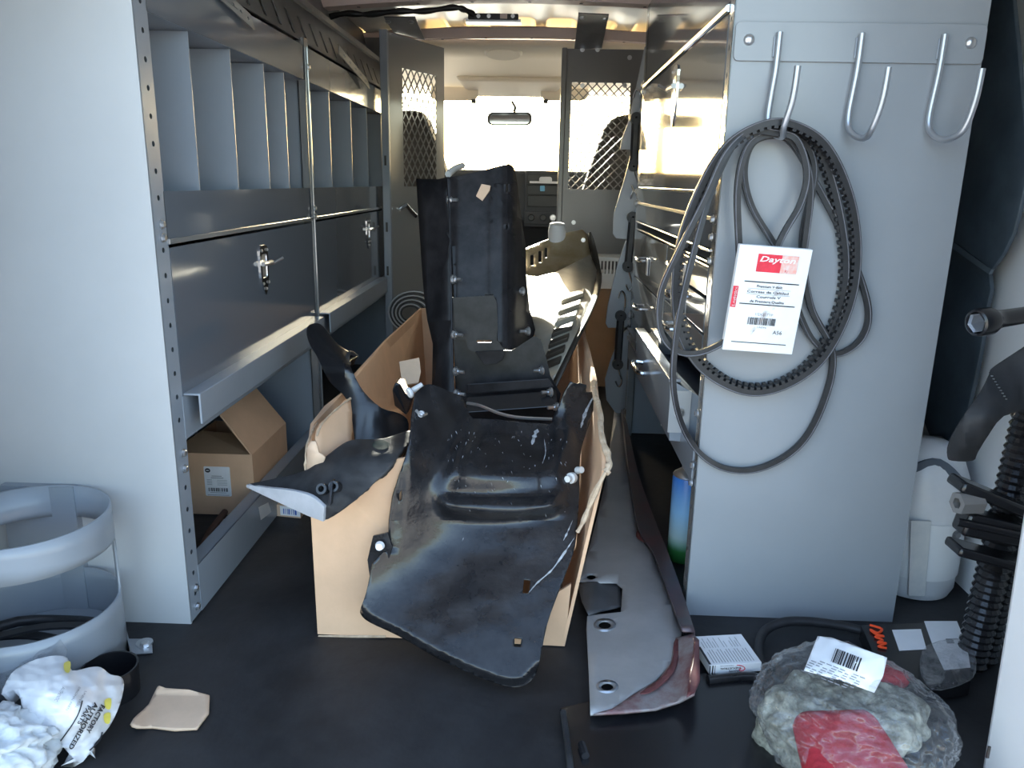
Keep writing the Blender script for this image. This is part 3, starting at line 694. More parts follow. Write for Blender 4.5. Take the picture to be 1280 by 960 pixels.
for s, v, u, w in (('Premium V-Belt', .62, .32, .36), ('Correas de Calidad', .568, .20, .58), ('Courroie V', .522, .34, .34), ('de Premiere Qualite', .478, .26, .48)):
    text('lettering', s, .055, lambda a, b, u=u, v=v: cm(u + a, v + b * .62), M['ink'], card, bold=.0008, fit=w)
text('lettering', '1/2X70TYP', .06, lambda a, b: cm(.36 + a, .355 + b * .6), M['ink_gray'], card, fit=.26)
crect('barcode', barcode(.28, .265, .68, .335), M['ink'])
text('lettering', '1A096', .04, lambda a, b: cm(.42 + a, .235 + b * .6), M['ink_gray'], card, fit=.14)
text('lettering', 'A56', .085, lambda a, b: cm(.66 + a, .185 + b * .62), M['ink'], card, fit=.13)
crect('red_tab', [(.0, .42, .075, .62)], M['red'])
text('lettering', 'Logistics', .08, lambda a, b: cm(.062 - b * .72, .43 + a), M['paper'], card, fit=.18, bold=.002)
def smudge_mat():
    m = bpy.data.materials.new('smudge'); m.use_nodes = True; t = m.node_tree; b = t.nodes['Principled BSDF']; b.inputs['Base Color'].default_value = (.42, .34, .31, 1); b.inputs['Roughness'].default_value = .9
    tc = t.nodes.new('ShaderNodeTexCoord'); n = t.nodes.new('ShaderNodeTexNoise'); n.inputs['Scale'].default_value = 90; n.inputs['Detail'].default_value = 6
    r = t.nodes.new('ShaderNodeValToRGB'); r.color_ramp.elements[0].position = .48; r.color_ramp.elements[1].position = .75; r.color_ramp.elements[1].color = (.6, .6, .6, 1)
    t.links.new(tc.outputs['Object'], n.inputs[0]); t.links.new(n.outputs[0], r.inputs[0]); t.links.new(r.outputs[0], b.inputs['Alpha']); M['smudge'] = m
smudge_mat()
sheet('smudge', [(.62, .66), (.70, .64), (.68, .5), (.60, .40), (.48, .30), (.36, .16), (.34, .2), (.46, .36), (.50, .46), (.58, .56)], lambda u, v: cm(u, v, .0016), M['smudge'], card, step=0, thick=0)

# ================================================================== THINGS ON THE LEFT SHELF
sb = thing('cardboard_box', 'brown cardboard box with raised flap and white label on left shelf', 'box', (-.74, 1.80, .016))
x0, x1, y0, y1, z0, z1 = -.845, -.655, 1.69, 1.94, .018, .172
tk = .004
for nm, a, b in (('front_panel', (x0, y0, z0), (x1, y0 + tk, z1)), ('back_panel', (x0, y1 - tk, z0), (x1, y1, z1)), ('side_panel', (x0, y0 + tk, z0), (x0 + tk, y1 - tk, z1)), ('side_panel', (x1 - tk, y0 + tk, z0), (x1, y1 - tk, z1)), ('bottom_panel', (x0 + tk, y0 + tk, z0), (x1 - tk, y1 - tk, z0 + tk))):
    box(nm, a, b, M['card'], sb)
MB().hexa([(x1 - .004, y0, z1), (x1, y0, z1), (x1, y1, z1), (x1 - .004, y1, z1), (x1 - .105, y0 + .01, z1 + .135), (x1 - .101, y0 + .01, z1 + .137), (x1 - .101, y1 - .01, z1 + .137), (x1 - .105, y1 - .01, z1 + .135)]).obj('flap', M['card'], sb)
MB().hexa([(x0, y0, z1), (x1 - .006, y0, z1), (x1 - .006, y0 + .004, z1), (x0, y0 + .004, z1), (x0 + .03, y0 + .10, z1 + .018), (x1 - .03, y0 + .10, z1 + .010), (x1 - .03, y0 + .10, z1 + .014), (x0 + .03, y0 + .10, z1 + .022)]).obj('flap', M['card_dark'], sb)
lo = Vector((-.772, y0 - .0008, .066)); lm = frame_map(lo, (1, 0, 0), (0, 0, 1), .0003)
sl = MB().prism([lm(a, b) for a, b in rrect(0, 0, .062, .074, .003)], (0, .0006, 0)).obj('label', M['paper'], sb)
lm2 = lambda u, v: lo + Vector((u, -.0012, v))
bars_print('barcode', barcode(.008, .012, .055, .021, 16), lm2, M['ink'], sl)
bars_print('print_lines', [(.018, .050, .042, .0515), (.016, .0455, .046, .047)] + [(.006, .0405 - k * .004, .018, .0415 - k * .004) for k in range(4)] + [(.03, .0405 - k * .004, .054, .0412 - k * .004) for k in range(4)] + [(.012, .0085, .05, .0095), (.005, .0025, .057, .0035)], lm2, M['ink_gray'], sl)
sheet('round_logo', circ(.0095, .0645, .0065, .0055, 16), lambda a, b: lm2(a, b), M['ink'], sl, step=0, thick=0)
bars_print('logo_mark', [(.006, .0638, .013, .0655)], lambda u, v: lm2(u, v) + Vector((0, -.0004, 0)), M['paper'], sl)
# paper, rod and small box
pq = [P(*a) for a in ((268, 672, 1.45), (284, 652, 1.53), (312, 641, 1.60), (300, 668, 1.46))]
pm = sheet('paper_sheet', [(258, 675), (276, 650), (313, 640), (296, 672), (270, 677)], lambda x, y: PZ(x, y, .019), M['paper'], None, step=0, thick=.0006)
tag(pm, 'printed white paper sheet lying on the left bottom shelf', 'paper')
bars_print('print_lines', [(264 + k * 2.2, 672 - k * 4.6, 294 + k * 1.6, 671 - k * 4.4) for k in range(6)], lambda x, y: PZ(x, y, .0205), M['ink_gray'], pm)
tag(MB().tube([PZ(243, 705, .026), PZ(262, 665, .028), PZ(281, 640, .026)], .008, 10).obj('rusty_rod', M['rust'], smooth=.8), 'dark rusty rod lying on the left bottom shelf', 'rod')
sx_ = thing('small_box', 'small yellow and white labelled box on the floor beside big carton', 'box', PZ(360, 640, 0))
pb = [PZ(346, 645, .001), PZ(376, 648, .001)]
a, b = pb; 
MB().hexa([a, b, b + Vector((0, .08, 0)), a + Vector((0, .08, 0)), a + Vector((0, 0, .03)), b + Vector((0, 0, .03)), b + Vector((0, .08, .03)), a + Vector((0, .08, .03))]).obj('carton', M['card_light'], sx_)
u = (b - a).normalized(); mm = lambda p, q: a + u * p + Vector((0, -.0006, q))
bars_print('label', [(.010, .004, .062, .028)], mm, M['paper'], sx_)
bars_print('barcode', barcode(.018, .008, .055, .022, 9, 5), lambda p, q: mm(p, q) + Vector((0, -.0006, 0)), M['blue_dark'], sx_)
tag(MB().prism([PX(323, 634, -.6165), PX(335, 628, -.6165), PX(339, 640, -.6165), PX(326, 650, -.6165)], (.0006, 0, 0)).obj('rail_sticker', M['tape']), 'gray sticker on the left floor rail near big carton', 'sticker')

# ================================================================== TANK HOLDER, LEFT
th = thing('tank_holder', 'gray steel tank holder with two round bands on left end panel', 'tank rack', (-.79, 1.115, 0))
cx, cy, rr = -.812, 1.115, .127
def cyl(a, z): return Vector((cx + rr * math.cos(a), cy + rr * math.sin(a), z))
A0, A1 = math.radians(-175), math.radians(182)
win = []
wa, wb = math.radians(-172), math.radians(27)
win1 = [(wa, .115), (wb - .12, .115), (wb - .03, .125), (wb, .15), (wb, .185), (wb - .03, .205), (wb - .12, .214), (wa, .214)]
wc, wd = math.radians(42), math.radians(172)
win2 = [(wc, .115), (wd, .115), (wd, .214), (wc, .214)]
sheet('band', [(A0, .004), (A1, .004), (A1, .272), (A0, .272)], cyl, M['gray_tank'], th, holes=[win1, win2], step=.09, thick=.004, off=0, smooth=.7)
MB().lathe([(.001, .03), (rr - .004, .03), (rr - .004, .034), (.001, .034)], (cx, cy, 0), (0, 0, 1), 36).obj('base_plate', M['gray_tank'], th)
box('back_bracket', (-.93, 1.236, .02), (-.80, 1.2515, .27), M['gray_tank'], th)
for (p, q, w, lb) in (((-.885, 1.05, .078), (-.715, 1.14, .062), .018, 'black flat strap lying diagonally inside the tank holder'), ((-.905, 1.09, .060), (-.715, 1.08, .062), .018, 'black flat strap lying flat on the tank holder base')):
    tag(MB().tube(cr([p, Vector(p).lerp(Vector(q), .5) + Vector((0, .01, .008)), q], 6, False), 1, section=[(-.002, -.009), (.002, -.009), (.002, .009), (-.002, .009)], up=(0, 0, 1)).obj('rubber_strap', M['belt']), lb, 'strap', 'straps in the tank holder')
ck = [(cx + .10 * math.cos(t), cy - .01 + .085 * math.sin(t), .044 + .006 * math.sin(3 * t)) for t in [k * math.pi / 12 for k in range(24)]]
tag(MB().tube(ck, .009, 8, closed=True).obj('coiled_hose', M['belt'], smooth=.9), 'black hose ring coiled at the bottom of the tank holder', 'hose')
# floor tie-down plate
td = thing('tie_down', 'small galvanized floor tie-down plate with bolt beside tank holder', 'bracket', PZ(178, 810, 0))
q = [PZ(160, 800, .002), PZ(190, 800, .002), PZ(191, 817, .002), PZ(165, 819, .002)]
MB().prism(q, (0, 0, .003)).obj('plate', M['wire'], td, bev=.001)
bolt(td, PZ(181, 807, .005), (0, 0, 1), r=.008, h=.006)
MB().lathe([(.006, .004), (.014, .004), (.014, .007), (.006, .007)], PZ(181, 807, 0), (0, 0, 1), 18, caps=False).obj('washer', M['zinc'], td)
MB().prism([PZ(158, 800, .003), PZ(160, 800, .003), PZ(165, 819, .003), PZ(163, 820, .003)], (0, 0, .018)).obj('flange', M['wire'], td)
# black cup
bc = PZ(139, 850, .025); bc.z = 0
tag(MB().lathe([(.001, .001), (.040, .001), (.042, .05), (.039, .05), (.037, .006), (.001, .006)], bc, (0, 0, 1), 28, caps=False).obj('black_cup', M['plastic_gloss'], smooth=.7), 'round open black plastic cup on the floor behind the white bag', 'cup')
# cardboard scrap
cs = cr([(164, 903), (172, 893), (186, 880), (197, 858), (207, 860), (262, 869), (246, 910), (190, 908), (172, 908)], 2)
dsc = depth([(164, 903, .985), (262, 869, 1.054), (246, 910, .978), (200, 858, 1.071), (215, 885, 1.025)])
tag(sheet('cardboard_scrap', cs, lambda x, y: PZ(x, y, .006 + .012 * max(0, (185 - x) / 22) + .008 * max(0, (868 - y) / 10)), M['card_light'], None, step=7, thick=.004), 'torn flat piece of brown cardboard on the black floor', 'cardboard')
# printed white bag, clear film, rag
bgo = [(2, 868), (14, 842), (35, 828), (62, 820), (84, 822), (90, 838), (112, 834), (126, 834), (138, 843), (151, 846), (155, 856), (150, 880), (137, 908), (118, 930), (104, 952), (92, 948), (75, 930), (48, 912), (30, 893), (22, 862)]
dbg = depth([(2, 868, .93), (35, 828, .985), (84, 822, 1.0), (112, 834, .99), (155, 856, .985), (137, 908, .935), (98, 952, .885), (75, 930, .885), (30, 893, .90), (80, 870, .905), (110, 885, .90), (60, 850, .93)])
nb = lambda x, y: dbg(x, y) + .006 * noise.noise(Vector((x / 17, y / 17, 1.3))) + .003 * noise.noise(Vector((x / 7, y / 7, 4)))
wb_ = thing('printed_bag', 'crumpled white plastic parts bag with black printing in lower left corner', 'bag', (-.65, .93, .0))
sheet('bag_body', cr(bgo, 3), lambda x, y: P(x, y, nb(x, y)), M['bag_white'], wb_, step=4, thick=.022, smooth=1.2)
def bagtext(s, ox, oy, rd, size, w, m='ink', bold=.02):
    r = Vector(rd).normalized(); upv = Vector((-r.y, r.x)) * -1
    upv = Vector((r.y, -r.x)) if True else upv
    k = lambda a, b: (ox + r.x * a + upv.x * b, oy + r.y * a + upv.y * b)
    def mp(a, b):
        x, y = k(a, b); return P(x, y, nb(x, y) - .003)
    text('lettering', s, size, mp, M[m], wb_, bold=bold, fit=w)
rd = (-.50, .86)
bagtext('FACTORY', 127, 880, rd, 8, 40, bold=.25); bagtext('AUTHORIZED', 118.5, 878, rd, 8, 66, bold=.25); bagtext('PARTS', 110, 881, rd, 7.5, 27, bold=.2)
bagtext('UNIVERSEL', 106, 863, rd, 4.2, 25, 'ink_gray'); bagtext('ORIGINAL PARTS', 99, 858, rd, 3.5, 34, 'ink_gray'); bagtext('AUTHENTIC', 78, 858, (-.5, .86), 6, 20, 'ink_gray')
def strokes(pts, w):
    m = MB(); q = cr(pts, 6, False)
    m.tube([P(p[0], p[1], nb(p[0], p[1]) - .002) for p in q], w, 5); return m
strokes([(103, 876), (99, 890), (91, 905), (76, 926)], .0009).obj('print_curve', M['ink'], wb_)
strokes([(128, 915), (124, 926), (112, 938)], .0010).obj('print_curve', M['ink'], wb_)
for p in ((84, 834), (135, 880), (134, 898)): 
    sheet('yellow_patch', cr([(p[0] - 4, p[1] - 5), (p[0] + 4, p[1] - 7), (p[0] + 3, p[1] + 6), (p[0] - 3, p[1] + 5)], 3), lambda x, y: P(x, y, nb(x, y) - .0025), M['yellow'], wb_, step=0, thick=0)
cfo = [(0, 822), (40, 810), (74, 797), (84, 812), (84, 824), (60, 822), (35, 828), (12, 842), (0, 870)]
dcf = depth([(0, 822, 1.02), (74, 797, 1.03), (84, 824, 1.005), (0, 870, .945), (40, 830, .99)])
tag(sheet('plastic_film', cfo, lambda x, y: P(x, y, dcf(x, y) + .006 * noise.noise(Vector((x / 15, y / 15, 9)))), M['film_thin'], None, step=6, thick=.0008, smooth=1.2), 'clear plastic film crumpled between white bag and tank holder', 'film')
def blob(name, c, r, amp, sc, m, parent=None, seed=0, sub=5, ridge=False, flat=None):
    bm = bmesh.new(); bmesh.ops.create_icosphere(bm, subdivisions=sub, radius=1)
    for v in bm.verts:
        p = v.co.copy(); d = noise.fractal(p * sc + Vector((seed, 0, 0)), 1.0, 2.0, 4)
        if ridge: d = abs(d) * -1.6 + .3
        q = p * (1 + amp * d); v.co = Vector(c) + Vector((q.x * r[0], q.y * r[1], q.z * r[2]))
        if flat is not None and v.co.z < flat: v.co.z = flat + (v.co.z - flat) * .02
    me = bpy.data.meshes.new(name); bm.to_mesh(me); bm.free()
    return finish(name, me, m, parent, smooth=3)
tag(blob('white_rag', (-.735, .862, .045), (.10, .065, .055), .35, 2.2, M['cloth'], seed=3, ridge=True, flat=.002), 'crumpled white cloth rag in the lower left corner', 'rag')

# ================================================================== BIG CARTON WITH PARTS
ct = thing('large_carton', 'large torn open brown cardboard carton full of black parts on floor', 'box', (-.15, 1.9, 0))
F0, F1, B0, B1 = Vector((-.380, 1.232, .002)), Vector((.066, 1.222, .002)), Vector((-.40, 2.75, .002)), Vector((.12, 2.75, .002))
def wall(name, pts, thk, m): return MB().prism(pts, thk).obj(name, m, ct)
wall('front_panel', [F0, F1, P(714, 730, 1.226), P(690, 745, 1.228), P(600, 740, 1.232), P(520, 720, 1.233), P(508, 690, 1.236), P(512, 640, 1.238), P(509, 572, 1.239), P(490, 575, 1.236), P(420, 605, 1.235), P(388, 600, 1.235), P(384, 566, 1.236)], (0, .006, 0), M['card'])
wall('left_panel', [F0, P(384, 562, 1.238), P(388, 530, 1.36), P(405, 508, 1.50), P(425, 492, 1.62), P(440, 470, 1.77), P(480, 426, 2.20), P(525, 385, 2.78), B0], (.006, 0, 0), M['card'])
rtop = [(757, 588, 1.232), (758, 560, 1.28), (752, 530, 1.36), (749, 500, 1.46), (746, 474, 1.60), (738, 440, 1.85), (727, 408, 2.20)]
wall('right_panel', [F1] + [P(*q) for q in rtop] + [Vector((.15, 2.75, .36)), B1], (-.006, 0, 0), M['card'])
wall('back_panel', [B0, B1, Vector((.15, 2.75, .36)), P(525, 385, 2.78)], (0, -.006, 0), M['card'])
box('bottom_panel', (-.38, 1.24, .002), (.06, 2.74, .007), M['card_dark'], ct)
# torn edges and flaps
rt_ = cr([(758, 592, 1.226), (761, 575, 1.25), (752, 545, 1.31), (750, 515, 1.40), (743, 490, 1.50), (742, 478, 1.58)], 6, False)
MB().tube([P(x + 2.0 * noise.noise(Vector((i * .7, 0, 0))), y, Y) for i, (x, y, Y) in enumerate(rt_)], [.005 + .005 * abs(noise.noise(Vector((i * 1.3, 3, 0)))) for i in range(len(rt_))], 7).obj('torn_edge', M['card_edge'], ct)
MB().tube([P(x, y, Y) for x, y, Y in cr([(757, 590, 1.224), (742, 620, 1.224), (730, 650, 1.224), (722, 665, 1.224)], 4, False)], [.003 + .006 * abs(noise.noise(Vector((i * 1.9, 7, 0)))) for i in range(13)], 6).obj('torn_edge', M['card_edge'], ct)
lt_ = cr([(384, 600, 1.233), (382, 575, 1.236), (388, 545, 1.30), (402, 520, 1.44), (420, 500, 1.58)], 5, False)
MB().tube([P(x + 1.5 * noise.noise(Vector((i * .9, 5, 0))), y, Y) for i, (x, y, Y) in enumerate(lt_)], [.002 + .003 * abs(noise.noise(Vector((i * 1.3, 9, 0)))) for i in range(len(lt_))], 6).obj('torn_edge', M['card_edge'], ct)
sheet('torn_flap', cr([(396, 545), (402, 528), (424, 508), (438, 498), (440, 540), (436, 580), (410, 585), (398, 570)], 2), pmap([(396, 545, 1.27), (438, 498, 1.42), (440, 580, 1.30), (400, 575, 1.245)]), M['card'], ct, step=8, thick=.005)
fl_ = cr([(396, 545, 1.265), (404, 528, 1.30), (420, 512, 1.36), (438, 498, 1.415)], 4, False)
MB().tube([P(*p) for p in fl_], [.0015 + .002 * abs(noise.noise(Vector((i * 1.7, 2, 0)))) for i in range(len(fl_))], 6).obj('torn_edge', M['card_edge'], ct)
sheet('torn_corner', cr([(384, 560), (394, 552), (398, 566), (406, 572), (398, 590), (386, 612)], 2), pmap([(384, 560, 1.232), (398, 566, 1.228), (388, 612, 1.228)]), M['card_light'], ct, step=0, thick=.004)
bt_ = [P(398 + i * 6, 795.5 + 1.5 * noise.noise(Vector((i, 1, 0))), 1.229) for i in range(15)]
MB().tube(bt_, .0025, 5).obj('torn_edge', M['card_edge'], ct)

# scrap of cardboard inside the carton
tag(sheet('cardboard_scrap', [(499, 452), (524, 447), (526, 465), (523, 478), (503, 481)], pmap([(499, 452, 1.78), (524, 447, 1.80), (523, 478, 1.74)]), M['card_light'], None, step=0, thick=.004, smooth=None), 'small pale cardboard piece stuck inside the big carton at left', 'cardboard')

# --- main black liner leaning over the front of the carton
lin_o = cr([(519, 492), (532, 481), (545, 482), (563, 490), (578, 497), (587, 518), (592, 523)], 3, False) + [Vector(p) for p in [(620, 524), (655, 528), (688, 530), (696, 512), (706, 490), (714, 477)]] + cr([(722, 480), (733, 481), (733, 490), (748, 491), (742, 512), (735, 535), (727, 560), (724, 590), (724, 620), (721, 665), (717, 690), (700, 735), (684, 780), (675, 825), (668, 846), (655, 857), (640, 859)], 3, False) + cr([(625, 856), (590, 843), (545, 822), (500, 796), (462, 778), (451, 768), (451, 760), (458, 740), (466, 705)], 3, False) + [Vector(p) for p in [(486, 682), (487, 650), (491, 622), (501, 588), (511, 556), (515, 520)]]
def on_slope(x, y, z0, y0, k):
    d = ray(x, y); d = d / d.y      # Z = .8 + d.z * Y meets Z = z0 + k (Y - y0)
    return (z0 - k * y0 - CAM.z) / (d.z - k)
_c = [(530, 482, 1.36), (592, 523, 1.43), (640, 526, 1.46), (690, 530, 1.46), (714, 477, 1.47), (748, 493, 1.52), (724, 590, 1.36), (540, 600, 1.262), (507, 570, 1.232), (492, 622, 1.212), (517, 520, 1.29), (620, 590, 1.335)]
_c += [(x, y, on_slope(x, y, .022, 1.035 + (640 - x) * .00015, .80)) for x, y in ((660, 855), (632, 858), (560, 829), (500, 796), (600, 740), (520, 720), (684, 780), (718, 690), (650, 690), (600, 660), (545, 690))]
_c += [(451, 765, on_slope(451, 765, .03, 1.06, .8)), (486, 682, 1.196)]
dl0 = depth(_c)
RIM_U = [tuple(p) for p in cr([(592, 522), (576, 560), (556, 598), (552, 622), (568, 637), (620, 643), (676, 638), (700, 618), (714, 580), (712, 545)], 8, False)]
def dl(x, y):
    d = dl0(x, y)
    # raised wheel-well boss: front face steep along its lower edge, shoulders at both sides
    cxl = 548 + max(0, (625 - y)) * .30
    yl = 640 + 3 * math.sin((x - 560) / 40)
    side = sstep(cxl - 4, cxl + 18, x) * (1 - sstep(684, 712, x))
    yk = y - 3 * math.sin((x - 560) / 40)
    prof = -.020 * sstep(512, 588, yk) + .017 * sstep(590, 616, yk) - .019 * sstep(614, 632, yk) + .022 * sstep(630, 650, yk)
    d += side * prof
    d -= .016 * sstep(cxl - 4, cxl + 14, x) * (1 - sstep(690, 712, x)) * sstep(540, 590, y) * (1 - sstep(622, 652, y))
    # raised U-shaped rim round the boss
    if 535 < x < 735 and 505 < y < 665:
        dist = min(math.hypot(x - a, y - b) for a, b in RIM_U)
        d -= .011 * math.exp(-(dist / 8) ** 2)
    # crease ridge at upper left, bulge at upper right
    rx = 592 - (y - 525) * .42
    d -= .004 * math.exp(-((x - rx) / 10) ** 2) * sstep(508, 535, y) * (1 - sstep(600, 640, y))
    d -= .026 * math.exp(-((x - 702) / 12) ** 2 - ((y - 560) / 42) ** 2)
    d -= .006 * math.exp(-((x - 668) / 7) ** 2) * sstep(575, 600, y) * (1 - sstep(630, 650, y))
    # rolled bottom edge
    yb = float(np.interp(x, [451, 462, 500, 545, 590, 625, 640, 655, 672], [768, 778, 796, 822, 843, 856, 859, 857, 838]))
    d += .022 * sstep(-11, 0, y - yb)
    # left side rolls back
    xl = 488 + max(0, 682 - y) * .12
    if y < 690: d += .008 * (1 - sstep(0, 12, x - xl))
    d += .0015 * noise.noise(Vector((x / 30, y / 30, 2)))
    return d
lin = thing('fender_liner', 'large black molded plastic fender liner leaning out over the carton front', 'car part', (-.06, 1.2, 0))
hol = [[(655, 724), (663, 725), (661, 742), (653, 741)], [(643, 797), (652, 798), (650, 809), (643, 808)], [(499, 618), (502, 612), (502, 622), (499, 627)]]
sheet('liner_shell', lin_o, lambda x, y: P(x, y, dl(x, y)), M['plastic'], lin, holes=hol, step=5, thick=.004, smooth=1.1)
tabd = lambda x, y: 1.205
sheet('mounting_tab', [(466, 670), (484, 666), (490, 684), (482, 712), (462, 722), (459, 700)], lambda x, y: P(x, y, dl0(484, 690) + (484 - x) * .0004), M['plastic'], lin, step=0, thick=.005, smooth=None, bev=.001)
MB().lathe([(.0005, 0), (.008, 0), (.006, .008), (.0005, .009)], P(475, 682, dl0(484, 690) - .003), (0, -1, .1), 16).obj('push_clip', M['paper'], lin, smooth=.8)
MB().lathe([(.0005, 0), (.006, 0), (.006, .008), (.0005, .008)], P(527, 517, dl(527, 517) - .003), (0, -1, .2), 12).obj('push_clip', M['plastic_worn'], lin, smooth=.8)
MB().tube(cr([P(520, 513, dl(522, 513) - .006), P(527, 519, dl(527, 519) - .012), P(533, 517, dl(533, 517) - .006)], 4, False), .003, 6).obj('clip_spring', M['zinc'], lin)
MB().lathe([(.0005, 0), (.010, 0), (.010, .010), (.006, .012), (.006, .022), (.0005, .022)], P(716, 597, dl(716, 597) - .003), (-.6, -1, .2), 14).obj('push_clip', M['tape'], lin, smooth=.6)
MB().lathe([(.0005, 0), (.007, 0), (.006, .014), (.0005, .014)], P(722, 588, dl(720, 590) - .006), (.6, -1, .5), 12).obj('push_clip', M['tape'], lin, smooth=.6)
mat('scuff', (.42, .43, .46), .55, var=.6, vscale=90, col2=(.08, .08, .085))
def scuff(pts, w, nm='scuff'):
    q = cr(pts, 6, False); m = MB()
    L = []; Rr = []
    for i, p in enumerate(q):
        k = w * (.25 + abs(noise.noise(Vector((i * .8, p[0] * .05, 0))))) * math.sin(math.pi * (i + .5) / len(q))
        L.append(P(p[0] - k, p[1], dl(p[0], p[1]) - .0022)); Rr.append(P(p[0] + k, p[1] + k * .3, dl(p[0], p[1]) - .0022))
    n = len(q); m.add(L + Rr, [(i, i + 1, n + i + 1, n + i) for i in range(n - 1)]); m.obj(nm, M['scuff'], lin)
scuff([(718, 672), (706, 690), (690, 712), (672, 728), (660, 742)], 3)
scuff([(672, 536), (668, 545), (665, 556)], 6); scuff([(680, 548), (682, 565), (678, 580)], 1.5)
scuff([(742, 495), (732, 515), (726, 535)], 3.5); scuff([(716, 650), (708, 668), (704, 676)], 1.5)
for k in range(70):
    x = 560 + random.random() * 150; y = 535 + abs(random.gauss(0, .5)) * 110
    if y < 720 and x < 712: scuff([(x, y), (x + random.uniform(-2, 2), y + random.uniform(1, 5))], random.uniform(.3, .9), 'scratch')
# --- duct / air horn at left
du_o = cr([(309, 606), (335, 600), (362, 594), (386, 586), (408, 570), (428, 555), (440, 550), (452, 549), (480, 548), (512, 538), (516, 548), (500, 566), (486, 585), (470, 602), (448, 622), (425, 640), (405, 650), (404, 634), (388, 620), (360, 612), (330, 609)], 3)
dd0 = depth([(309, 606, 1.21), (404, 634, 1.13), (405, 650, 1.135), (386, 586, 1.225), (440, 550, 1.285), (512, 538, 1.335), (516, 548, 1.31), (470, 602, 1.190), (490, 580, 1.212), (448, 622, 1.165), (430, 590, 1.185), (470, 565, 1.245)])
def dd(x, y):
    d = dd0(x, y) - .006 * math.exp(-((x - 462) / 14) ** 2 - ((y - 572) / 14) ** 2)
    return d + .002 * noise.noise(Vector((x / 12, y / 12, 5)))
du = thing('air_duct', 'dusty black plastic air duct sticking out over the carton left side', 'car part', (-.4, 1.25, .2))
sheet('duct_shell', du_o, lambda x, y: P(x, y, dd(x, y)), M['plastic_matte'], du, step=5, thick=.012, smooth=.9)
fo = cr([(308, 606), (335, 610), (362, 613), (388, 620), (405, 634)], 4, False) + [Vector((404, 652))] + cr([(385, 645), (350, 629), (308, 609)], 4, False)
dfo = depth([(308, 606, 1.205), (405, 634, 1.125), (404, 652, 1.13), (350, 629, 1.165)])
sheet('duct_mouth', fo, lambda x, y: P(x, y, dfo(x, y)), M['plastic_worn'], du, step=8, thick=.006, smooth=.8, bev=.001)
for x, y in ((406, 612), (421, 609)): MB().lathe([(.004, 0), (.010, 0), (.009, .014), (.005, .014)], P(x, y, dd(x, y) - .001), (-.2, -1, .5), 14, caps=False).obj('boss', M['plastic'], du, smooth=.7)
MB().prism([P(410, 632, dd(410, 630) - .012), P(413, 632, dd(413, 630) - .012), P(416, 602, dd(416, 605) - .016), P(413, 602, dd(413, 605) - .016)], (.001, .012, 0)).obj('rib', M['plastic'], du)
mat('green_tint', (.022, .040, .034), .8, spec=.3, var=1, vscale=60, col2=(.018, .024, .022))
sheet('green_stain', circ(476, 556, 11, 6, 14), lambda x, y: P(x, y, dd(x, y) - .0018), M['green_tint'], du, step=4, thick=0)

# --- black arch part at left of the carton
ar_o = cr([(384, 409), (394, 404), (404, 408), (422, 430), (440, 441), (446, 446), (437, 452), (442, 467), (455, 490), (477, 510), (500, 517), (511, 530), (503, 560), (470, 590), (448, 585), (443, 548), (435, 502), (412, 477), (397, 447), (385, 425)], 3)
dar = depth([(384, 409, 1.72), (440, 441, 1.66), (412, 477, 1.60), (443, 548, 1.52), (477, 510, 1.56), (511, 530, 1.60), (430, 455, 1.58), (470, 590, 1.48)])
tag(sheet('wheel_arch_part', ar_o, pmap(dar), M['plastic_gloss'], None, step=8, thick=.018, smooth=.8, bev=.003), 'curved black plastic arch piece hanging over the carton left wall', 'car part')
arp = bpy.data.objects['wheel_arch_part']
MB().tube(cr([P(436, 455, 1.60), P(434, 447, 1.62), P(438, 441, 1.64), P(446, 446, 1.66)], 4, False), .005, 8).obj('rolled_lip', M['plastic_matte'], arp, smooth=.8)
# push-in plug lying at the liner top left, clip block in carton
pg = thing('push_plug', 'white and black push plug on the liner upper left corner', 'plug', P(517, 487, 1.42))
MB().lathe([(.0005, 0), (.010, 0), (.011, .004), (.009, .007), (.0005, .007)], P(514, 490, 1.43), (-.7, -.5, -.3), 18).obj('cap', M['paper'], pg, smooth=.7)
MB().lathe([(.0005, 0), (.006, 0), (.005, .022), (.0005, .022)], P(516, 488, 1.435), (.8, .2, .5), 12).obj('stem', M['tape'], pg, smooth=.7)
tag(MB().prism([P(490, 488, 1.62), P(494, 478, 1.62), P(500, 481, 1.62), P(506, 492, 1.58), P(514, 500, 1.55), P(508, 520, 1.55), P(493, 508, 1.6)], (0, .05, 0)).obj('clip_block', M['plastic_gloss'], bev=.004), 'black plastic clip block inside the carton left of the tall panel', 'car part')

# --- tall black panel assembly standing in the carton
ta = thing('tall_panel_assembly', 'tall black steel panel assembly with bolts standing up in the carton', 'car part', (-.1, 1.8, .01))
sheet('side_plate', [(520, 223), (548, 224), (560, 221), (563, 300), (565, 400), (566, 495), (562, 640), (545, 660), (540, 480), (541, 430), (534, 400), (530, 370), (527, 330)], pmap([(520, 223, 1.93), (560, 221, 1.86), (566, 495, 1.72), (535, 480, 1.80), (530, 370, 1.87)]), M['black_steel'], ta, step=20, thick=.004, smooth=.5)
def dB(x, y):
    d = 1.86 - (y - 207) * .00055
    d += .12 * sstep(634, 668, x) * (1.0)       # right edge curls back
    d -= .012 * math.exp(-((x - 636) / 7) ** 2) + .006 * math.exp(-((x - 618) / 5) ** 2)
    d -= .02 * (1 - sstep(556, 575, x))
    return d
pB = cr([(559, 222), (580, 218), (603, 213), (622, 208), (636, 206), (643, 211), (648, 240), (652, 275), (657, 305)], 3, False) + [Vector(p) for p in [(658, 350), (662, 385), (669, 412), (666, 425), (655, 430), (640, 437), (628, 434), (622, 425), (620, 375), (616, 371), (568, 377), (566, 330), (563, 280)]]
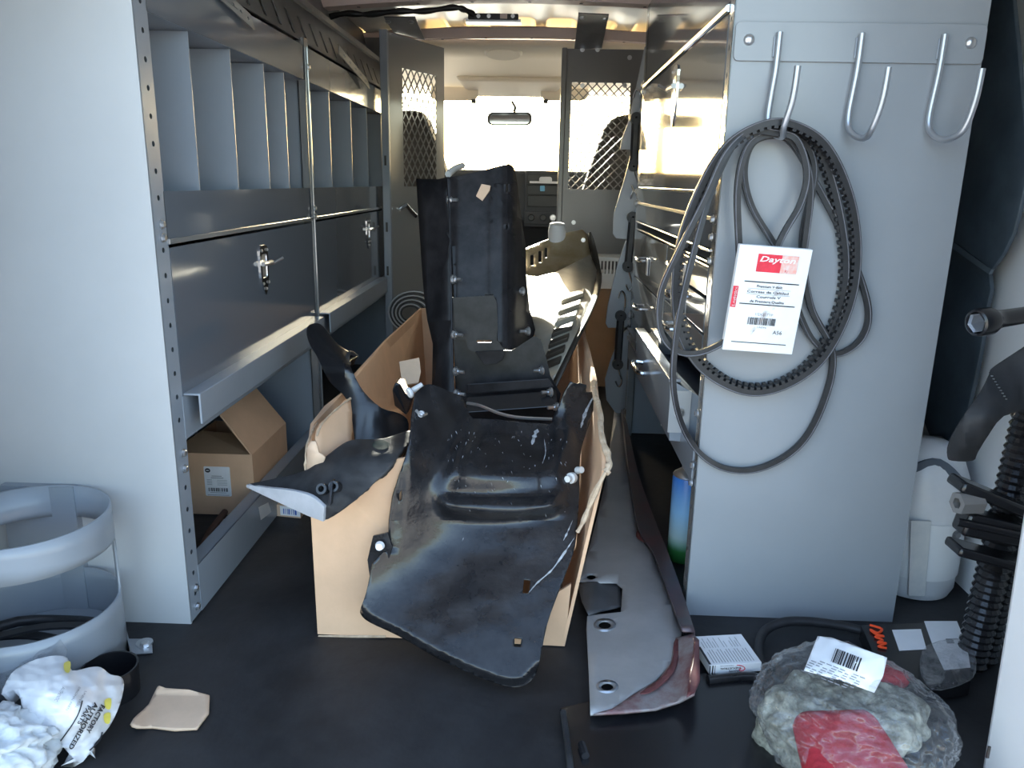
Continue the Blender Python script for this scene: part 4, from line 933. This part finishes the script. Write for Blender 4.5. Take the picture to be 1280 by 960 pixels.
sl2 = [rrect(632, 230, 636, 241, 1.5), rrect(632, 280, 636, 287, 1.2)]
sheet('main_panel', pB, lambda x, y: P(x, y, dB(x, y)), M['black_steel'], ta, holes=sl2, step=6, thick=.004, smooth=.9)
sheet('lower_flap', [(565, 372), (617, 369), (621, 378), (623, 424), (637, 437), (592, 440), (585, 436), (582, 425), (572, 424), (566, 407)], pmap([(565, 372, 1.752), (617, 369, 1.752), (592, 440, 1.738), (637, 437, 1.738)]), M['black_steel'], ta, holes=[rrect(596, 425, 615, 428, 1.2)], step=0, thick=.004, smooth=None, bev=.0008)
sheet('base_plate', [(566, 402), (580, 408), (590, 436), (640, 438), (668, 420), (676, 424), (684, 452), (688, 470), (701, 492), (694, 540), (690, 680), (575, 680), (570, 500)], pmap([(566, 402, 1.775), (676, 424, 1.77), (701, 492, 1.755), (570, 500, 1.755), (620, 680, 1.72)]), M['black_steel'], ta, step=0, thick=.005, smooth=None)
sheet('tongue', [(594, 440), (632, 438), (628, 450), (620, 455), (606, 456), (602, 451)], lambda x, y: P(x, y, 1.73), M['black_steel'], ta, step=0, thick=.004, smooth=None, bev=.0008)
MB().hexa([P(583, 493, 1.66), P(693, 484, 1.66), P(693, 484, 1.70), P(583, 493, 1.70), P(584, 480, 1.66), P(686, 473, 1.66), P(686, 473, 1.70), P(584, 480, 1.70)]).obj('cross_bar', M['black_steel'], ta, bev=.002)
MB().hexa([P(583, 516, 1.63), P(697, 508, 1.63), P(697, 508, 1.69), P(583, 516, 1.69), P(583, 496, 1.66), P(695, 488, 1.66), P(695, 488, 1.69), P(583, 496, 1.69)]).obj('cross_bar', M['plastic_gloss'], ta, bev=.002)
seam = [(562, 232), (563, 300), (564, 360), (565, 420), (566, 470), (568, 500)]
MB().tube([P(x, y, 1.84 - (y - 222) * .0006) for x, y in seam], .0022, 6).obj('seam_weld', M['black_steel'], ta)
for x, y, Y in ((561, 250, 1.83), (566, 349, 1.76), (567, 418, 1.71), (569, 464, 1.69), (570, 492, 1.66), (654, 364, 1.83), (661, 414, 1.80), (678, 463, 1.72), (689, 490, 1.65), (697, 509, 1.62)):
    bolt(ta, P(x, y, Y), (.9 if x < 600 else -.9, -.45, .05), r=.008, h=.008, shank=.016)
tag(sheet('cardboard_chip', [(595, 245), (602, 230), (613, 232), (612, 238), (603, 251)], lambda x, y: P(x, y, dB(x, y) - .006), M['card_light'], None, step=0, thick=.004, smooth=None), 'tiny folded cardboard chip stuck near the tall panel top', 'cardboard')
tag(MB().tube(cr([P(560, 218, 1.93), P(568, 211, 1.97), P(578, 207, 2.02)], 4, False), .008, 8).obj('white_tube', M['tape'], smooth=.8), 'short pale tube end behind the tall panel top', 'tube')
wr = [(584, 504, 1.58), (600, 507, 1.56), (625, 517, 1.54), (650, 522, 1.53), (690, 524, 1.53)]
tag(MB().tube([P(*p) for p in cr(wr, 5, False)], .0035, 6).obj('silver_rod', M['zinc'], smooth=.8), 'thin silver rod lying just behind the liner top edge', 'rod')

# --- slotted heat shield
hs = thing('heat_shield', 'slotted sheet metal heat shield tray behind the tall panel, sunlit', 'car part', (.08, 2.2, .3))
back = [(655, 311), (672, 304), (690, 297), (712, 290), (728, 287), (734, 293), (738, 318), (720, 328), (695, 340), (672, 346), (657, 343)]
dbk = depth([(655, 311, 2.95), (734, 290, 3.0), (738, 318, 2.93), (657, 343, 2.75)])
sheet('back_wall', back, pmap(dbk), M['shield'], hs, holes=[rrect(663, 318, 667, 332, 1.5), rrect(673, 313, 677, 328, 1.5), rrect(681, 309, 684, 322, 1.2)], step=9, thick=.003, smooth=.7)
trm = [(655, 343), (672, 346), (695, 340), (738, 318), (746, 338), (740, 372), (728, 402), (712, 436), (698, 464), (686, 488), (678, 470), (668, 420), (660, 390)]
dtr = depth([(655, 343, 2.75), (738, 318, 2.93), (746, 338, 2.85), (728, 402, 1.98), (698, 464, 1.80), (668, 420, 1.96), (686, 488, 1.78), (660, 390, 2.08)])
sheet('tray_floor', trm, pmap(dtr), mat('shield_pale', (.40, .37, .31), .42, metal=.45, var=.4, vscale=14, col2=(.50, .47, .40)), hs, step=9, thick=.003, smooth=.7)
for k in range(7):
    t = k / 6; x0 = 708 - 24 * t - 4; y0 = 374 + 84 * t; w = 27 - 5 * t
    pts = [(x0, y0), (x0 + w, y0 - 9), (x0 + w - 2, y0 - 3), (x0 - 3, y0 + 7)]
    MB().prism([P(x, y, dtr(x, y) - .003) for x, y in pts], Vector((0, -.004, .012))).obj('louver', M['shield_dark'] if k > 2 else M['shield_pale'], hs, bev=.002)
rim = cr([(738, 290), (744, 306), (752, 345), (748, 368), (735, 400), (716, 440), (700, 475), (690, 495)], 3, False)
rim_in = cr([(735, 292), (738, 318), (746, 338), (740, 372), (728, 402), (712, 436), (698, 464), (686, 488)], 3, False)
n = len(rim); drim = lambda i: dtr(*rim_in[i][:2]) if i > 3 else 2.95
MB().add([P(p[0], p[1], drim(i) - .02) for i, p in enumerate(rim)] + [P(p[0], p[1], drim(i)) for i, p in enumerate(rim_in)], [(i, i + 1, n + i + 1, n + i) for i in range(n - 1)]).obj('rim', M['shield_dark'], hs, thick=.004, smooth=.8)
bolt(hs, P(729, 300, 2.965), (0, -1, 0), r=.006)
MB().lathe([(.0005, -.06), (.030, -.06), (.034, .02), (.028, .05), (.0005, .055)], P(696, 296, 3.0), (0, -.2, 1), 20).obj('end_cap', M['paper'], hs, smooth=.8)['label'] = 'white rounded cap'
# plain box and crate behind
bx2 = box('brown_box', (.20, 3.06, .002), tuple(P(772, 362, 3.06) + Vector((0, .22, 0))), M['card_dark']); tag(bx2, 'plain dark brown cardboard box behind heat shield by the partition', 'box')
bx2l = bx2.location.z
cr_ = thing('plastic_crate', 'white ribbed plastic crate standing on the brown box by the partition', 'crate', P(760, 362, 2.82))
c0, c1 = P(748, 361, 3.08), P(772, 322, 3.08)
box('base', (c0.x, 3.08, c0.z), (c1.x + .04, 3.24, c0.z + .06), M['crate'], cr_)
box('rim', (c0.x - .004, 3.075, c1.z - .014), (c1.x + .044, 3.24, c1.z), M['crate'], cr_)
for k in range(8): box('rib', (c0.x + .014 * k, 3.078, c0.z + .05), (c0.x + .014 * k + .006, 3.086, c1.z - .010), M['crate'], cr_)
# coiled cable behind the left door
cc = thing('coiled_cable', 'black coiled cable against the open bulkhead door', 'cable', P(512, 385, 2.95))
for k in range(8):
    c = P(513 + k * .6, 392, 2.92); r_ = .032 + .0085 * k
    MB().tube([c + Vector((r_ * 1.1 * math.cos(a), .01 * k * .3, r_ * .9 * math.sin(a))) for a in [i * math.pi / 14 for i in range(28)]], .0026, 6, closed=True).obj('coil', M['wire'] if k % 2 else M['belt'], cc)

# ================================================================== BENT SILL PANEL ON THE FLOOR (right of carton)
sp = thing('sill_panel', 'long bent gray steel panel with red scraped edge on the floor', 'car part', (.22, 1.8, 0))
flat_o = [(738, 893), (736, 840), (733, 785), (734, 770), (745, 768), (776, 765), (778, 735), (770, 728), (735, 728), (722, 726), (735, 690), (748, 640), (757, 600), (762, 560), (768, 512), (776, 512), (786, 600), (798, 664), (815, 690), (834, 740), (852, 790), (850, 806), (838, 830), (820, 850), (790, 868), (765, 888)]
hol = [circ(759, 858, 8, 5, 12), circ(756, 781, 8, 5, 12), circ(739, 721, 6, 3.5, 10)]
def zsp(x, y): return .045 + .03 * sstep(893, 700, y)
sheet('flat_web', flat_o, lambda x, y: PZ(x, y, .022), M['steel'], sp, holes=hol, step=14, thick=.003, smooth=.6)
for (x, y) in ((759, 858), (756, 781)):
    sheet('worn_ring', circ(x, y, 14, 8.5, 18), lambda a, b: PZ(a, b, .0226), M['wire'], sp, holes=[circ(x, y, 8.2, 5.2, 18)], step=0, thick=.0004)
sheet('bent_tab', [(722, 730), (735, 727), (774, 727), (778, 757), (760, 762), (735, 768), (727, 752)], lambda x, y: PZ(x, y, .012 + .016 * math.exp(-((x - 738) / 14) ** 2)), M['rail_dark'], sp, step=8, thick=.003, smooth=.9)
# folded flange along the right edge
e_in = [(852, 790), (834, 740), (815, 690), (798, 664), (786, 600), (776, 512)]
e_out = [(868, 790), (852, 740), (834, 690), (818, 650), (797, 590), (780, 512)]
ci, co2 = cr(e_in, 4, False), cr(e_out, 4, False)
Ls = [PZ(p[0], p[1], .022) for p in ci]; n = len(Ls)
Us = [PZ(p[0] + 2, p[1], .050) for p in ci]; Us2 = [PZ(p[0], p[1], .050) for p in co2]; Ds = [Vector((p.x + .002, p.y, .006)) for p in Us2]
q = lambda a, b: [(i, i + 1, b * n + i + 1, b * n + i) if a == 0 else (a * n + i, a * n + i + 1, b * n + i + 1, b * n + i) for i in range(n - 1)]
MB().add(Ls + Us + Us2 + Ds, q(0, 1) + q(1, 2) + q(2, 3)).obj('folded_flange', mat('steel_dark', (.10, .095, .10), .34, metal=.5, var=.8, vscale=9, col2=(.15, .08, .085)), sp, thick=.003, smooth=.6)
sheet('scraped_corner', [(742, 892), (765, 886), (792, 868), (822, 850), (838, 830), (842, 806), (845, 797), (866, 792), (874, 800), (875, 850), (868, 866), (848, 877), (820, 886), (780, 890)], lambda x, y: PZ(x, y, .024 + .026 * sstep(842, 868, x)), M['scraped'], sp, step=8, thick=.004, smooth=.7)
sheet('red_stripe', cr([(800, 866), (825, 848), (840, 826), (842, 804), (847, 799), (849, 806), (846, 832), (832, 852), (812, 866)], 3), lambda x, y: PZ(x, y, .0285), M['steel_red'], sp, step=8, thick=.0006)
sheet('red_edge', [(868, 795), (874, 800), (875, 850), (868, 866), (858, 872), (862, 850), (866, 820)], lambda x, y: PZ(x, y, .0512), M['steel_red'], sp, step=8, thick=.0006)
sheet('red_stripe', cr([(795, 670), (800, 660), (815, 668), (818, 676), (806, 678)], 3), lambda x, y: PZ(x, y, .030), M['steel_red'], sp, step=0, thick=.0006)

# ================================================================== RIGHT FLOOR THINGS
# spray can under the cabinet
sc_ = thing('aerosol_can', 'tall blue and green metal can under the right cabinet', 'can', (.335, 1.50, 0))
c = PZ(853, 706, 0.004) + Vector((.004, .03, 0))
MB().lathe([(.0005, .002), (.032, .002), (.033, .006), (.033, .190), (.0315, .196)], c, (0, 0, 1), 32, caps=False).obj('body', M['can'], sc_, smooth=.6)
MB().lathe([(.0315, .194), (.033, .197), (.031, .200), (.020, .208), (.015, .211), (.015, .222), (.0005, .222)], c, (0, 0, 1), 32, caps=False).obj('cap', M['zinc'], sc_, smooth=.6)
# small printed box
j = thing('belt_box', 'small white printed carton box with black stripes beside the sill panel', 'box', PZ(912, 840, 0))
a_, b_, d_ = PZ(886, 843, .012), PZ(951, 839, .012), PZ(877, 812, .012)
ux = (b_ - a_); ux.z = 0; wx = ux.length; ux.normalize(); uy = Vector((-ux.y, ux.x, 0)); hx = .017
dpt = .085
MB().hexa([a_, b_, b_ + uy * dpt, a_ + uy * dpt] + [v + Vector((0, 0, hx)) for v in (a_, b_, b_ + uy * dpt, a_ + uy * dpt)]).obj('carton', M['paper'], j, bev=.0008)
jm = lambda u, v: a_ + ux * (u * wx) + Vector((0, 0, v * hx)) - uy * .0006
bars_print('stripe', [(.0, .02, .022, .98), (.05, .02, .075, .98), (.10, .02, .112, .98)], jm, M['ink'], j)
text('lettering', 'JASON', .3, lambda u, v: jm(.58 - u, .34 - v), M['ink'], j, bold=.006, fit=.20)
text('lettering', 'INDUSTRIAL', .3, lambda u, v: jm(.60 - u, .66 - v), M['ink'], j, bold=.006, fit=.40)
text('lettering', 'MEGADYNE', .2, lambda u, v: jm(.46 - u, .92 - v * .8), M['ink_gray'], j, fit=.26)
sw = [(.52, .88), (.60, .80), (.66, .62), (.68, .40), (.64, .22), (.60, .2), (.58, .36), (.61, .5)]
MB().tube([jm(*p) for p in cr(sw, 4, False)], .0007, 5).obj('red_swirl', M['red'], j)
jt = lambda u, v: a_ + ux * (u * wx) + uy * (v * dpt) + Vector((0, 0, hx + .0006))
bars_print('print_lines', [(.10 + .055 * k, .06, .112 + .055 * k, .50 if k % 3 else .42) for k in range(15)] + [(.10 + .055 * k, .56, .110 + .055 * k, .9 if k % 2 else .78) for k in range(14) if k not in (6, 9)], jt, M['ink_gray'], j)
bars_print('stripe', [(-.005, .02, .04, .62)], jt, M['ink'], j)
# flat black case
fc = thing('flat_black_case', 'flat black plastic tray lying on the floor in the foreground', 'tray', (.25, 1.0, 0))
co_ = [PZ(*p, .001) for p in ((722, 905), (940, 846), (1012, 948), (1040, 1010), (735, 1010))]
fo_ = [PZ(x, y, .001) for x, y in [(700, 890), (878, 846), (944, 846), (955, 858), (1014, 945), (1050, 1010), (720, 1010)]]
MB().prism(fo_, (0, 0, .008)).obj('tray_floor', M['plastic_gloss'], fc, bev=.002)
rim = [PZ(x, y, .010) for x, y in [(718, 1010), (712, 950), (704, 890)]]
MB().tube(rim, .005, 8).obj('rim', M['plastic_matte'], fc, smooth=.8)
rim = [PZ(x, y, .012) for x, y in cr([(885, 850), (938, 846), (952, 858), (1012, 946), (1045, 1005)], 4, False)]
MB().tube(rim, .008, 8).obj('rim', M['plastic'], fc, smooth=.8)
for x0, y0, x1, y1 in ((727, 930, 732, 945), (985, 895, 995, 912)): MB().tube([PZ(x0, y0, .014), PZ(x1, y1, .014)], .006, 8).obj('catch', M['plastic'], fc)
cf = cr([(936, 862), (948, 868), (960, 875), (985, 915), (994, 942), (970, 945), (952, 915), (942, 885)], 3)
tag(sheet('clear_film_strip', cf, lambda x, y: PZ(x, y, .014 + .008 * noise.noise(Vector((x / 9, y / 9, 0)))), M['film_thin'], None, step=5, thick=.0008, smooth=1.2), 'strip of clear plastic film lying on the flat black tray', 'film')
# black hose at the foot of the panel
hp = [PZ(952, 832, .012), PZ(948, 812, .014), PZ(955, 790, .02), PZ(978, 778, .03), PZ(1010, 777, .03), PZ(1050, 782, .025), PZ(1085, 790, .02), PZ(1140, 800, .014)]
tag(MB().tube(cr(hp, 6, False), .0085, 10).obj('black_hose', M['belt'], smooth=.9), 'thick black hose bent along the foot of the right end panel', 'hose')
# bagged gloves
def blend(name, balls, m, parent, voxel=.005):
    bm = bmesh.new()
    for c, r in balls:
        mt = Matrix.Translation(c) @ Matrix.Diagonal((*(r if isinstance(r, tuple) else (r, r, r)), 1))
        bmesh.ops.create_icosphere(bm, subdivisions=2, radius=1, matrix=mt)
    me = bpy.data.meshes.new(name); bm.to_mesh(me); bm.free()
    o = finish(name, me, m, parent); r = o.modifiers.new('r', 'REMESH'); r.mode = 'VOXEL'; r.voxel_size = voxel; r.use_smooth_shade = True
    s = o.modifiers.new('s', 'SMOOTH'); s.factor = .5; s.iterations = 6
    return o
def chain(a, b, r0, r1, n=6):
    a, b = Vector(a), Vector(b); return [(a.lerp(b, k / (n - 1)), r0 + (r1 - r0) * k / (n - 1)) for k in range(n)]
GC = PZ(1070, 905, .055)
def glove(label, palm, axis, side, cuff_c, cuff_dir, cuff_r, seed):
    t = thing('work_glove', label, 'glove', (palm[0], palm[1], .005), 'bagged work gloves')
    palm = Vector(palm); ax = Vector(axis).normalized(); sd_ = Vector(side).normalized()
    balls = [(palm + sd_ * a + ax * k + Vector((0, 0, .008 * noise.noise(Vector((a * 60, k * 60, seed))))), .027) for a in (-.036, -.018, 0, .018, .036) for k in (-.036, -.018, 0, .018, .036)]
    for i, a in enumerate((-.039, -.013, .013, .039)):       # fingers folded down and under
        b = palm + sd_ * a + ax * .036; L = (.05, .062, .058, .045)[i]
        balls += chain(b, b + ax * L * .45 + Vector((0, 0, -.012)), .0185, .0175, 4) + chain(b + ax * L * .45 + Vector((0, 0, -.012)), b + ax * L * .55 + Vector((0, 0, -.045)), .0175, .015, 4)
    balls += chain(palm + sd_ * .038 - ax * .01, palm + sd_ * .055 + ax * .02 + Vector((0, 0, -.02)), .018, .015)
    g = blend('glove_body', [(c + Vector((0, 0, 0)), r) for c, r in balls], M['glove'], t, .004)
    tx = bpy.data.textures.new('fold', 'CLOUDS'); tx.noise_scale = .035
    dm = g.modifiers.new('d', 'DISPLACE'); dm.texture = tx; dm.strength = .024; dm.texture_coords = 'GLOBAL'
    tx2 = bpy.data.textures.new('knit', 'CLOUDS'); tx2.noise_scale = .010
    dm = g.modifiers.new('k', 'DISPLACE'); dm.texture = tx2; dm.strength = .006; dm.texture_coords = 'GLOBAL'
    cb = Vector(cuff_c); cd_ = Vector(cuff_dir).normalized(); sp = cd_.cross(Vector((0, 0, 1))).normalized(); bl = []
    for k in range(7 if cuff_r > .02 else 4):
        for a in (-.034, -.017, 0, .017, .034): bl.append((cb + cd_ * (.015 * k) + sp * a * (cuff_r / .024) * (1 + .06 * k), cuff_r))
    blend('cuff', bl, M['glove_red'], t)
    return t
glove('gray green work glove with wide red cuff at the front of the bag', GC + Vector((.035, .015, .008)), (.55, .80, 0), (.80, -.55, .0), GC + Vector((-.040, -.030, .014)), (.10, -.95, -.35), .026, 1)
glove('gray green work glove with dark red cuff at the back of the bag', GC + Vector((-.050, .020, .006)), (-.80, -.55, 0), (-.55, .80, 0), GC + Vector((.045, .085, .020)), (.80, .30, .02), .014, 5)
def bag_mesh(name, c, r, m, flat):
    bm = bmesh.new(); bmesh.ops.create_icosphere(bm, subdivisions=6, radius=1)
    for v in bm.verts:
        p = v.co.copy(); f = noise.fractal(p * 2.0 + Vector((4, 1, 0)), 1, 2, 2) * .10
        w = abs(noise.noise(Vector((p.x * 5 + p.y * 4, p.y * 6 - p.x * 3, p.z * 7)))); w2 = abs(noise.noise(p * 11 + Vector((7, 7, 7))))
        q = p * (1.02 + f + .10 * (.35 - w) + .045 * (.35 - w2)); v.co = Vector(c) + Vector((q.x * r[0], q.y * r[1], q.z * r[2]))
        if v.co.z < flat: v.co.z = flat + (v.co.z - flat) * .02
    me = bpy.data.meshes.new(name); bm.to_mesh(me); bm.free(); return finish(name, me, m, None, smooth=3)
tag(bag_mesh('glove_bag', GC + Vector((-.003, .018, .0)), (.130, .135, .080), M['film'], .004), 'clear plastic bag holding work gloves, on floor at lower right', 'bag')
gb = bpy.data.objects['glove_bag']
tq = [(1005, 838), (1022, 795), (1040, 797), (1109, 822), (1104, 845), (1093, 866), (1050, 850)]
dlb = depth([(1005, 838, .955), (1022, 795, 1.03), (1109, 822, 1.005), (1093, 866, .955), (1056, 830, .965)])
lbm = lambda x, y: P(x, y, dlb(x, y) - .010 + .003 * noise.noise(Vector((x / 14, y / 14, 3))))
lbl = sheet('label', tq, lbm, M['paper'], gb, step=5, thick=.0006, smooth=1.2)
ua, va = Vector((.93, .36)), Vector((-.35, .93)); lo2 = Vector((1022, 797))
lpx = lambda u, v: (lambda q: P(q.x, q.y, dlb(q.x, q.y) - .0125))(lo2 + ua * u + va * v)
bars_print('barcode', barcode(26, 4, 62, 22, 14, 8), lpx, M['ink'], lbl)
bars_print('print_lines', [(4 + 9 * q - 1.5 * k, 26 + 3.2 * k, 11 + 9 * q - 1.5 * k - (k * q) % 3, 27.1 + 3.2 * k) for k in range(7) for q in range(8) if (k * 3 + q) % 5], lpx, M['ink_gray'], lbl)
# dark printed package with white card behind the bag
pk = thing('printed_package', 'black package with orange script and white card panel behind glove bag', 'packaging', PZ(1150, 830, 0))
pkd = depth([(1076, 780, 1.265), (1200, 778, 1.27), (1215, 850, 1.13), (1100, 850, 1.13)])
pkm = lambda x, y, l=0: PZ(x, y, .035) + Vector((0, 0, l))
sheet('package_face', [(1076, 781), (1197, 777), (1206, 800), (1214, 850), (1110, 862), (1085, 800)], lambda x, y: pkm(x, y), M['plastic_gloss'], pk, step=0, thick=.030, smooth=None, bev=.002)
sheet('white_panel', [(1155, 777), (1196, 777), (1208, 806), (1213, 835), (1180, 838), (1166, 808)], lambda x, y: pkm(x, y, .0012), M['paper'], pk, step=0, thick=.0006, smooth=None)
sheet('white_panel', [(1115, 788), (1151, 787), (1158, 812), (1124, 814)], lambda x, y: pkm(x, y, .0012), M['paper'], pk, step=0, thick=.0006, smooth=None)
bars_print('barcode', [(1182 + .6 * k, 800 + 2.2 * k, 1191 + .8 * k, 801.2 + 2.2 * k) for k in range(3)], lambda x, y: pkm(x, y, .0025), M['ink'], pk)
sq = [(1087, 783), (1102, 788), (1097, 793), (1088, 789), (1095, 795), (1104, 797), (1094, 798), (1103, 802), (1097, 805), (1107, 806), (1098, 810), (1108, 812)]
MB().tube([pkm(x, y, .003) for x, y in cr(sq, 4, False)], .0022, 6).obj('orange_script', M['orange'], pk)
fmo = [(1160, 806), (1210, 800), (1220, 840), (1200, 856), (1165, 862), (1150, 835)]
tag(sheet('clear_film_pouch', cr(fmo, 3), lambda x, y: PZ(x, y, .043 + .004 * noise.noise(Vector((x / 16, y / 16, 0)))), M['film_thin'], None, step=5, thick=.0008, smooth=1.2), 'clear film pouch draped over the white package card', 'film')

# ================================================================== RIGHT REAR CORNER: wall pad, white tank, jack, pouch, wrench
padm = lambda x, y: PX(x, y, .845)
pad = thing('wall_pad', 'dark navy trim panel on the right side wall behind end panel', 'trim panel', (.86, 1.6, .3))
sheet('pad_upper', [(1150, -40), (1262, -40), (1272, 60), (1280, 160), (1281, 230), (1274, 262), (1266, 292), (1253, 318), (1239, 337), (1186, 298), (1150, 280)], padm, M['navy'], pad, step=30, thick=.008, smooth=.5, bev=.003)
sheet('pad_bevel', [(1186, 298), (1239, 337), (1236, 343), (1184, 306)], lambda x, y: PX(x, y, .848), mat('navy_light', (.11, .14, .17), .4), pad, step=0, thick=.006, smooth=None)
sheet('pad_lower', cr([(1150, 280), (1186, 306), (1236, 342), (1233, 385), (1225, 440), (1212, 500), (1196, 552), (1176, 545), (1150, 515)], 2), lambda x, y: PX(x, y, .860), M['navy'], pad, step=30, thick=.008, smooth=.5, bev=.003)
tkk = thing('white_tank', 'white cylinder with taped band standing in the right rear corner', 'tank', (.80, 1.53, 0))
tc_ = Vector((.795, 1.50, 0))
MB().lathe([(.0005, .003), (.075, .003), (.082, .02), (.082, .20), (.078, .25), (.062, .29), (.035, .315), (.0005, .32)], tc_, (0, 0, 1), 40, caps=False).obj('body', M['white_dirty'], tkk, smooth=.8)
MB().lathe([(.0835, .05), (.085, .05), (.085, .17), (.0835, .17)], tc_, (0, 0, 1), 40, caps=False).obj('band', M['white_paint'], tkk, smooth=.8)
MB().tube(cr([tc_ + Vector((-.06, -.05, .27)), tc_ + Vector((-.01, -.06, .29)), tc_ + Vector((.04, -.075, .24)), tc_ + Vector((.06, -.075, .17))], 5, False), 1, section=[(-.003, -.008), (.003, -.008), (.003, .008), (-.003, .008)], up=(0, -1, 0)).obj('strap', mat('strap_blue', (.09, .11, .14), .5), tkk, smooth=.8)
p1 = tc_ + Vector((-.03, -.088, .0))
MB().prism([p1 + Vector((-.012, 0, .02)), p1 + Vector((.02, 0, .02)), p1 + Vector((.008, 0, .18)), p1 + Vector((-.03, 0, .18))], (0, .004, 0)).obj('tape', M['tape'], tkk)
bolt(tkk, tc_ + Vector((.035, -.079, .15)), (.3, -1, 0), mat('bolt_gray', (.2, .2, .21), .4, metal=.5), r=.007)
# jack
jk = thing('scissor_jack', 'black ribbed jack column with clamp standing in the right rear corner', 'jack', (.80, 1.28, 0))
jb = lambda x, y: P(x, y, 1.24)
col_t, col_b = jb(1262, 380), PZ(1232, 858, .002); col_b = Vector((.770, 1.21, .002)); col_t = Vector((.80, 1.22, .60))
prof = []; N = 46
path = [col_b.lerp(col_t, k / (N * 2)) for k in range(N * 2 + 1)]
MB().tube(path, [.026 if k % 2 else .022 for k in range(N * 2 + 1)], 16).obj('ribbed_column', M['plastic'], jk, smooth=.3)
side = Vector((.030, .02, 0))
MB().tube([p + side for p in path], [.026 if k % 2 else .022 for k in range(N * 2 + 1)], 16).obj('ribbed_column', M['plastic'], jk, smooth=.3)
def ar(a, b, w, t): return MB().bar(P(a[0], a[1], 1.17), P(b[0], b[1], 1.17), w, t, (0, -1, 0))
ar((1194, 602), (1285, 640), .018, .05).obj('clamp_arm', M['plastic_gloss'], jk, bev=.005, smooth=.6)
ar((1200, 650), (1285, 668), .040, .04).obj('clamp_body', M['plastic_gloss'], jk, bev=.006, smooth=.6)
ar((1190, 682), (1285, 708), .016, .05).obj('clamp_arm', M['plastic_gloss'], jk, bev=.005, smooth=.6)
MB().tube([P(1196, 652, 1.15), P(1290, 672, 1.15)], .007, 10).obj('rod', M['plastic_gloss'], jk, smooth=.8)
nc = P(1196, 629, 1.15)
hexm = MB(); hexm.lathe([(.009, 0), (.018, 0), (.018, .038), (.009, .038)], nc, Vector((.95, .15, .0)), 6, caps=False); hexm.lathe([(.009, 0), (.009, .03), (.0005, .03)], nc, Vector((.95, .15, 0)), 12, caps=False)
hexm.obj('hex_nut', mat('nut_gray', (.30, .29, .285), .35, metal=.6), jk)
# pouch and socket wrench
pou = cr([(1186, 552), (1184, 570), (1190, 576), (1216, 576), (1222, 566), (1235, 545), (1255, 520), (1300, 500), (1300, 420), (1285, 430), (1262, 445), (1240, 460), (1236, 468), (1225, 490), (1204, 520)], 3)
dpo = depth([(1186, 560, 1.16), (1220, 566, 1.14), (1240, 460, 1.17), (1300, 430, 1.15), (1300, 500, 1.12), (1235, 520, 1.10), (1205, 560, 1.12)])
tag(sheet('tool_pouch', pou, lambda x, y: P(x, y, dpo(x, y) + .004 * noise.noise(Vector((x / 12, y / 30, 1)))), M['pouch'], None, step=6, thick=.03, smooth=1.0), 'dark gray fabric tool pouch hanging over the jack', 'pouch')
po = bpy.data.objects['tool_pouch']
for k in range(9): 
    x = 1240 + k * 2.2; y = 470 + k * 3.6; p = P(x, y, dpo(x, y) - .004)
    MB().box(p - Vector((.0012, .001, .0008)), p + Vector((.0012, .001, .0008))).obj('stitch', M['zinc'], po)
wr_ = thing('lug_wrench', 'black socket wrench with hex end pointing left above the pouch', 'wrench', P(1240, 410, 1.15))
wc = P(1219, 404, 1.13); ax = (P(1292, 392, 1.17) - wc).normalized()
w_ = MB(); w_.lathe([(.0145, .004), (.0165, 0), (.0195, .002), (.021, .01), (.0205, .026), (.017, .034), (.0145, .04), (.013, .05), (.012, .14), (.0005, .14)], wc, ax, 28, caps=False); w_.obj('socket', M['plastic_gloss'], wr_, smooth=.6)
MB().lathe([(.0150, .0), (.0125, .004), (.0115, .03), (.0005, .031)], wc + ax * .002, ax, 6, caps=False).obj('hex_recess', M['wire'], wr_)
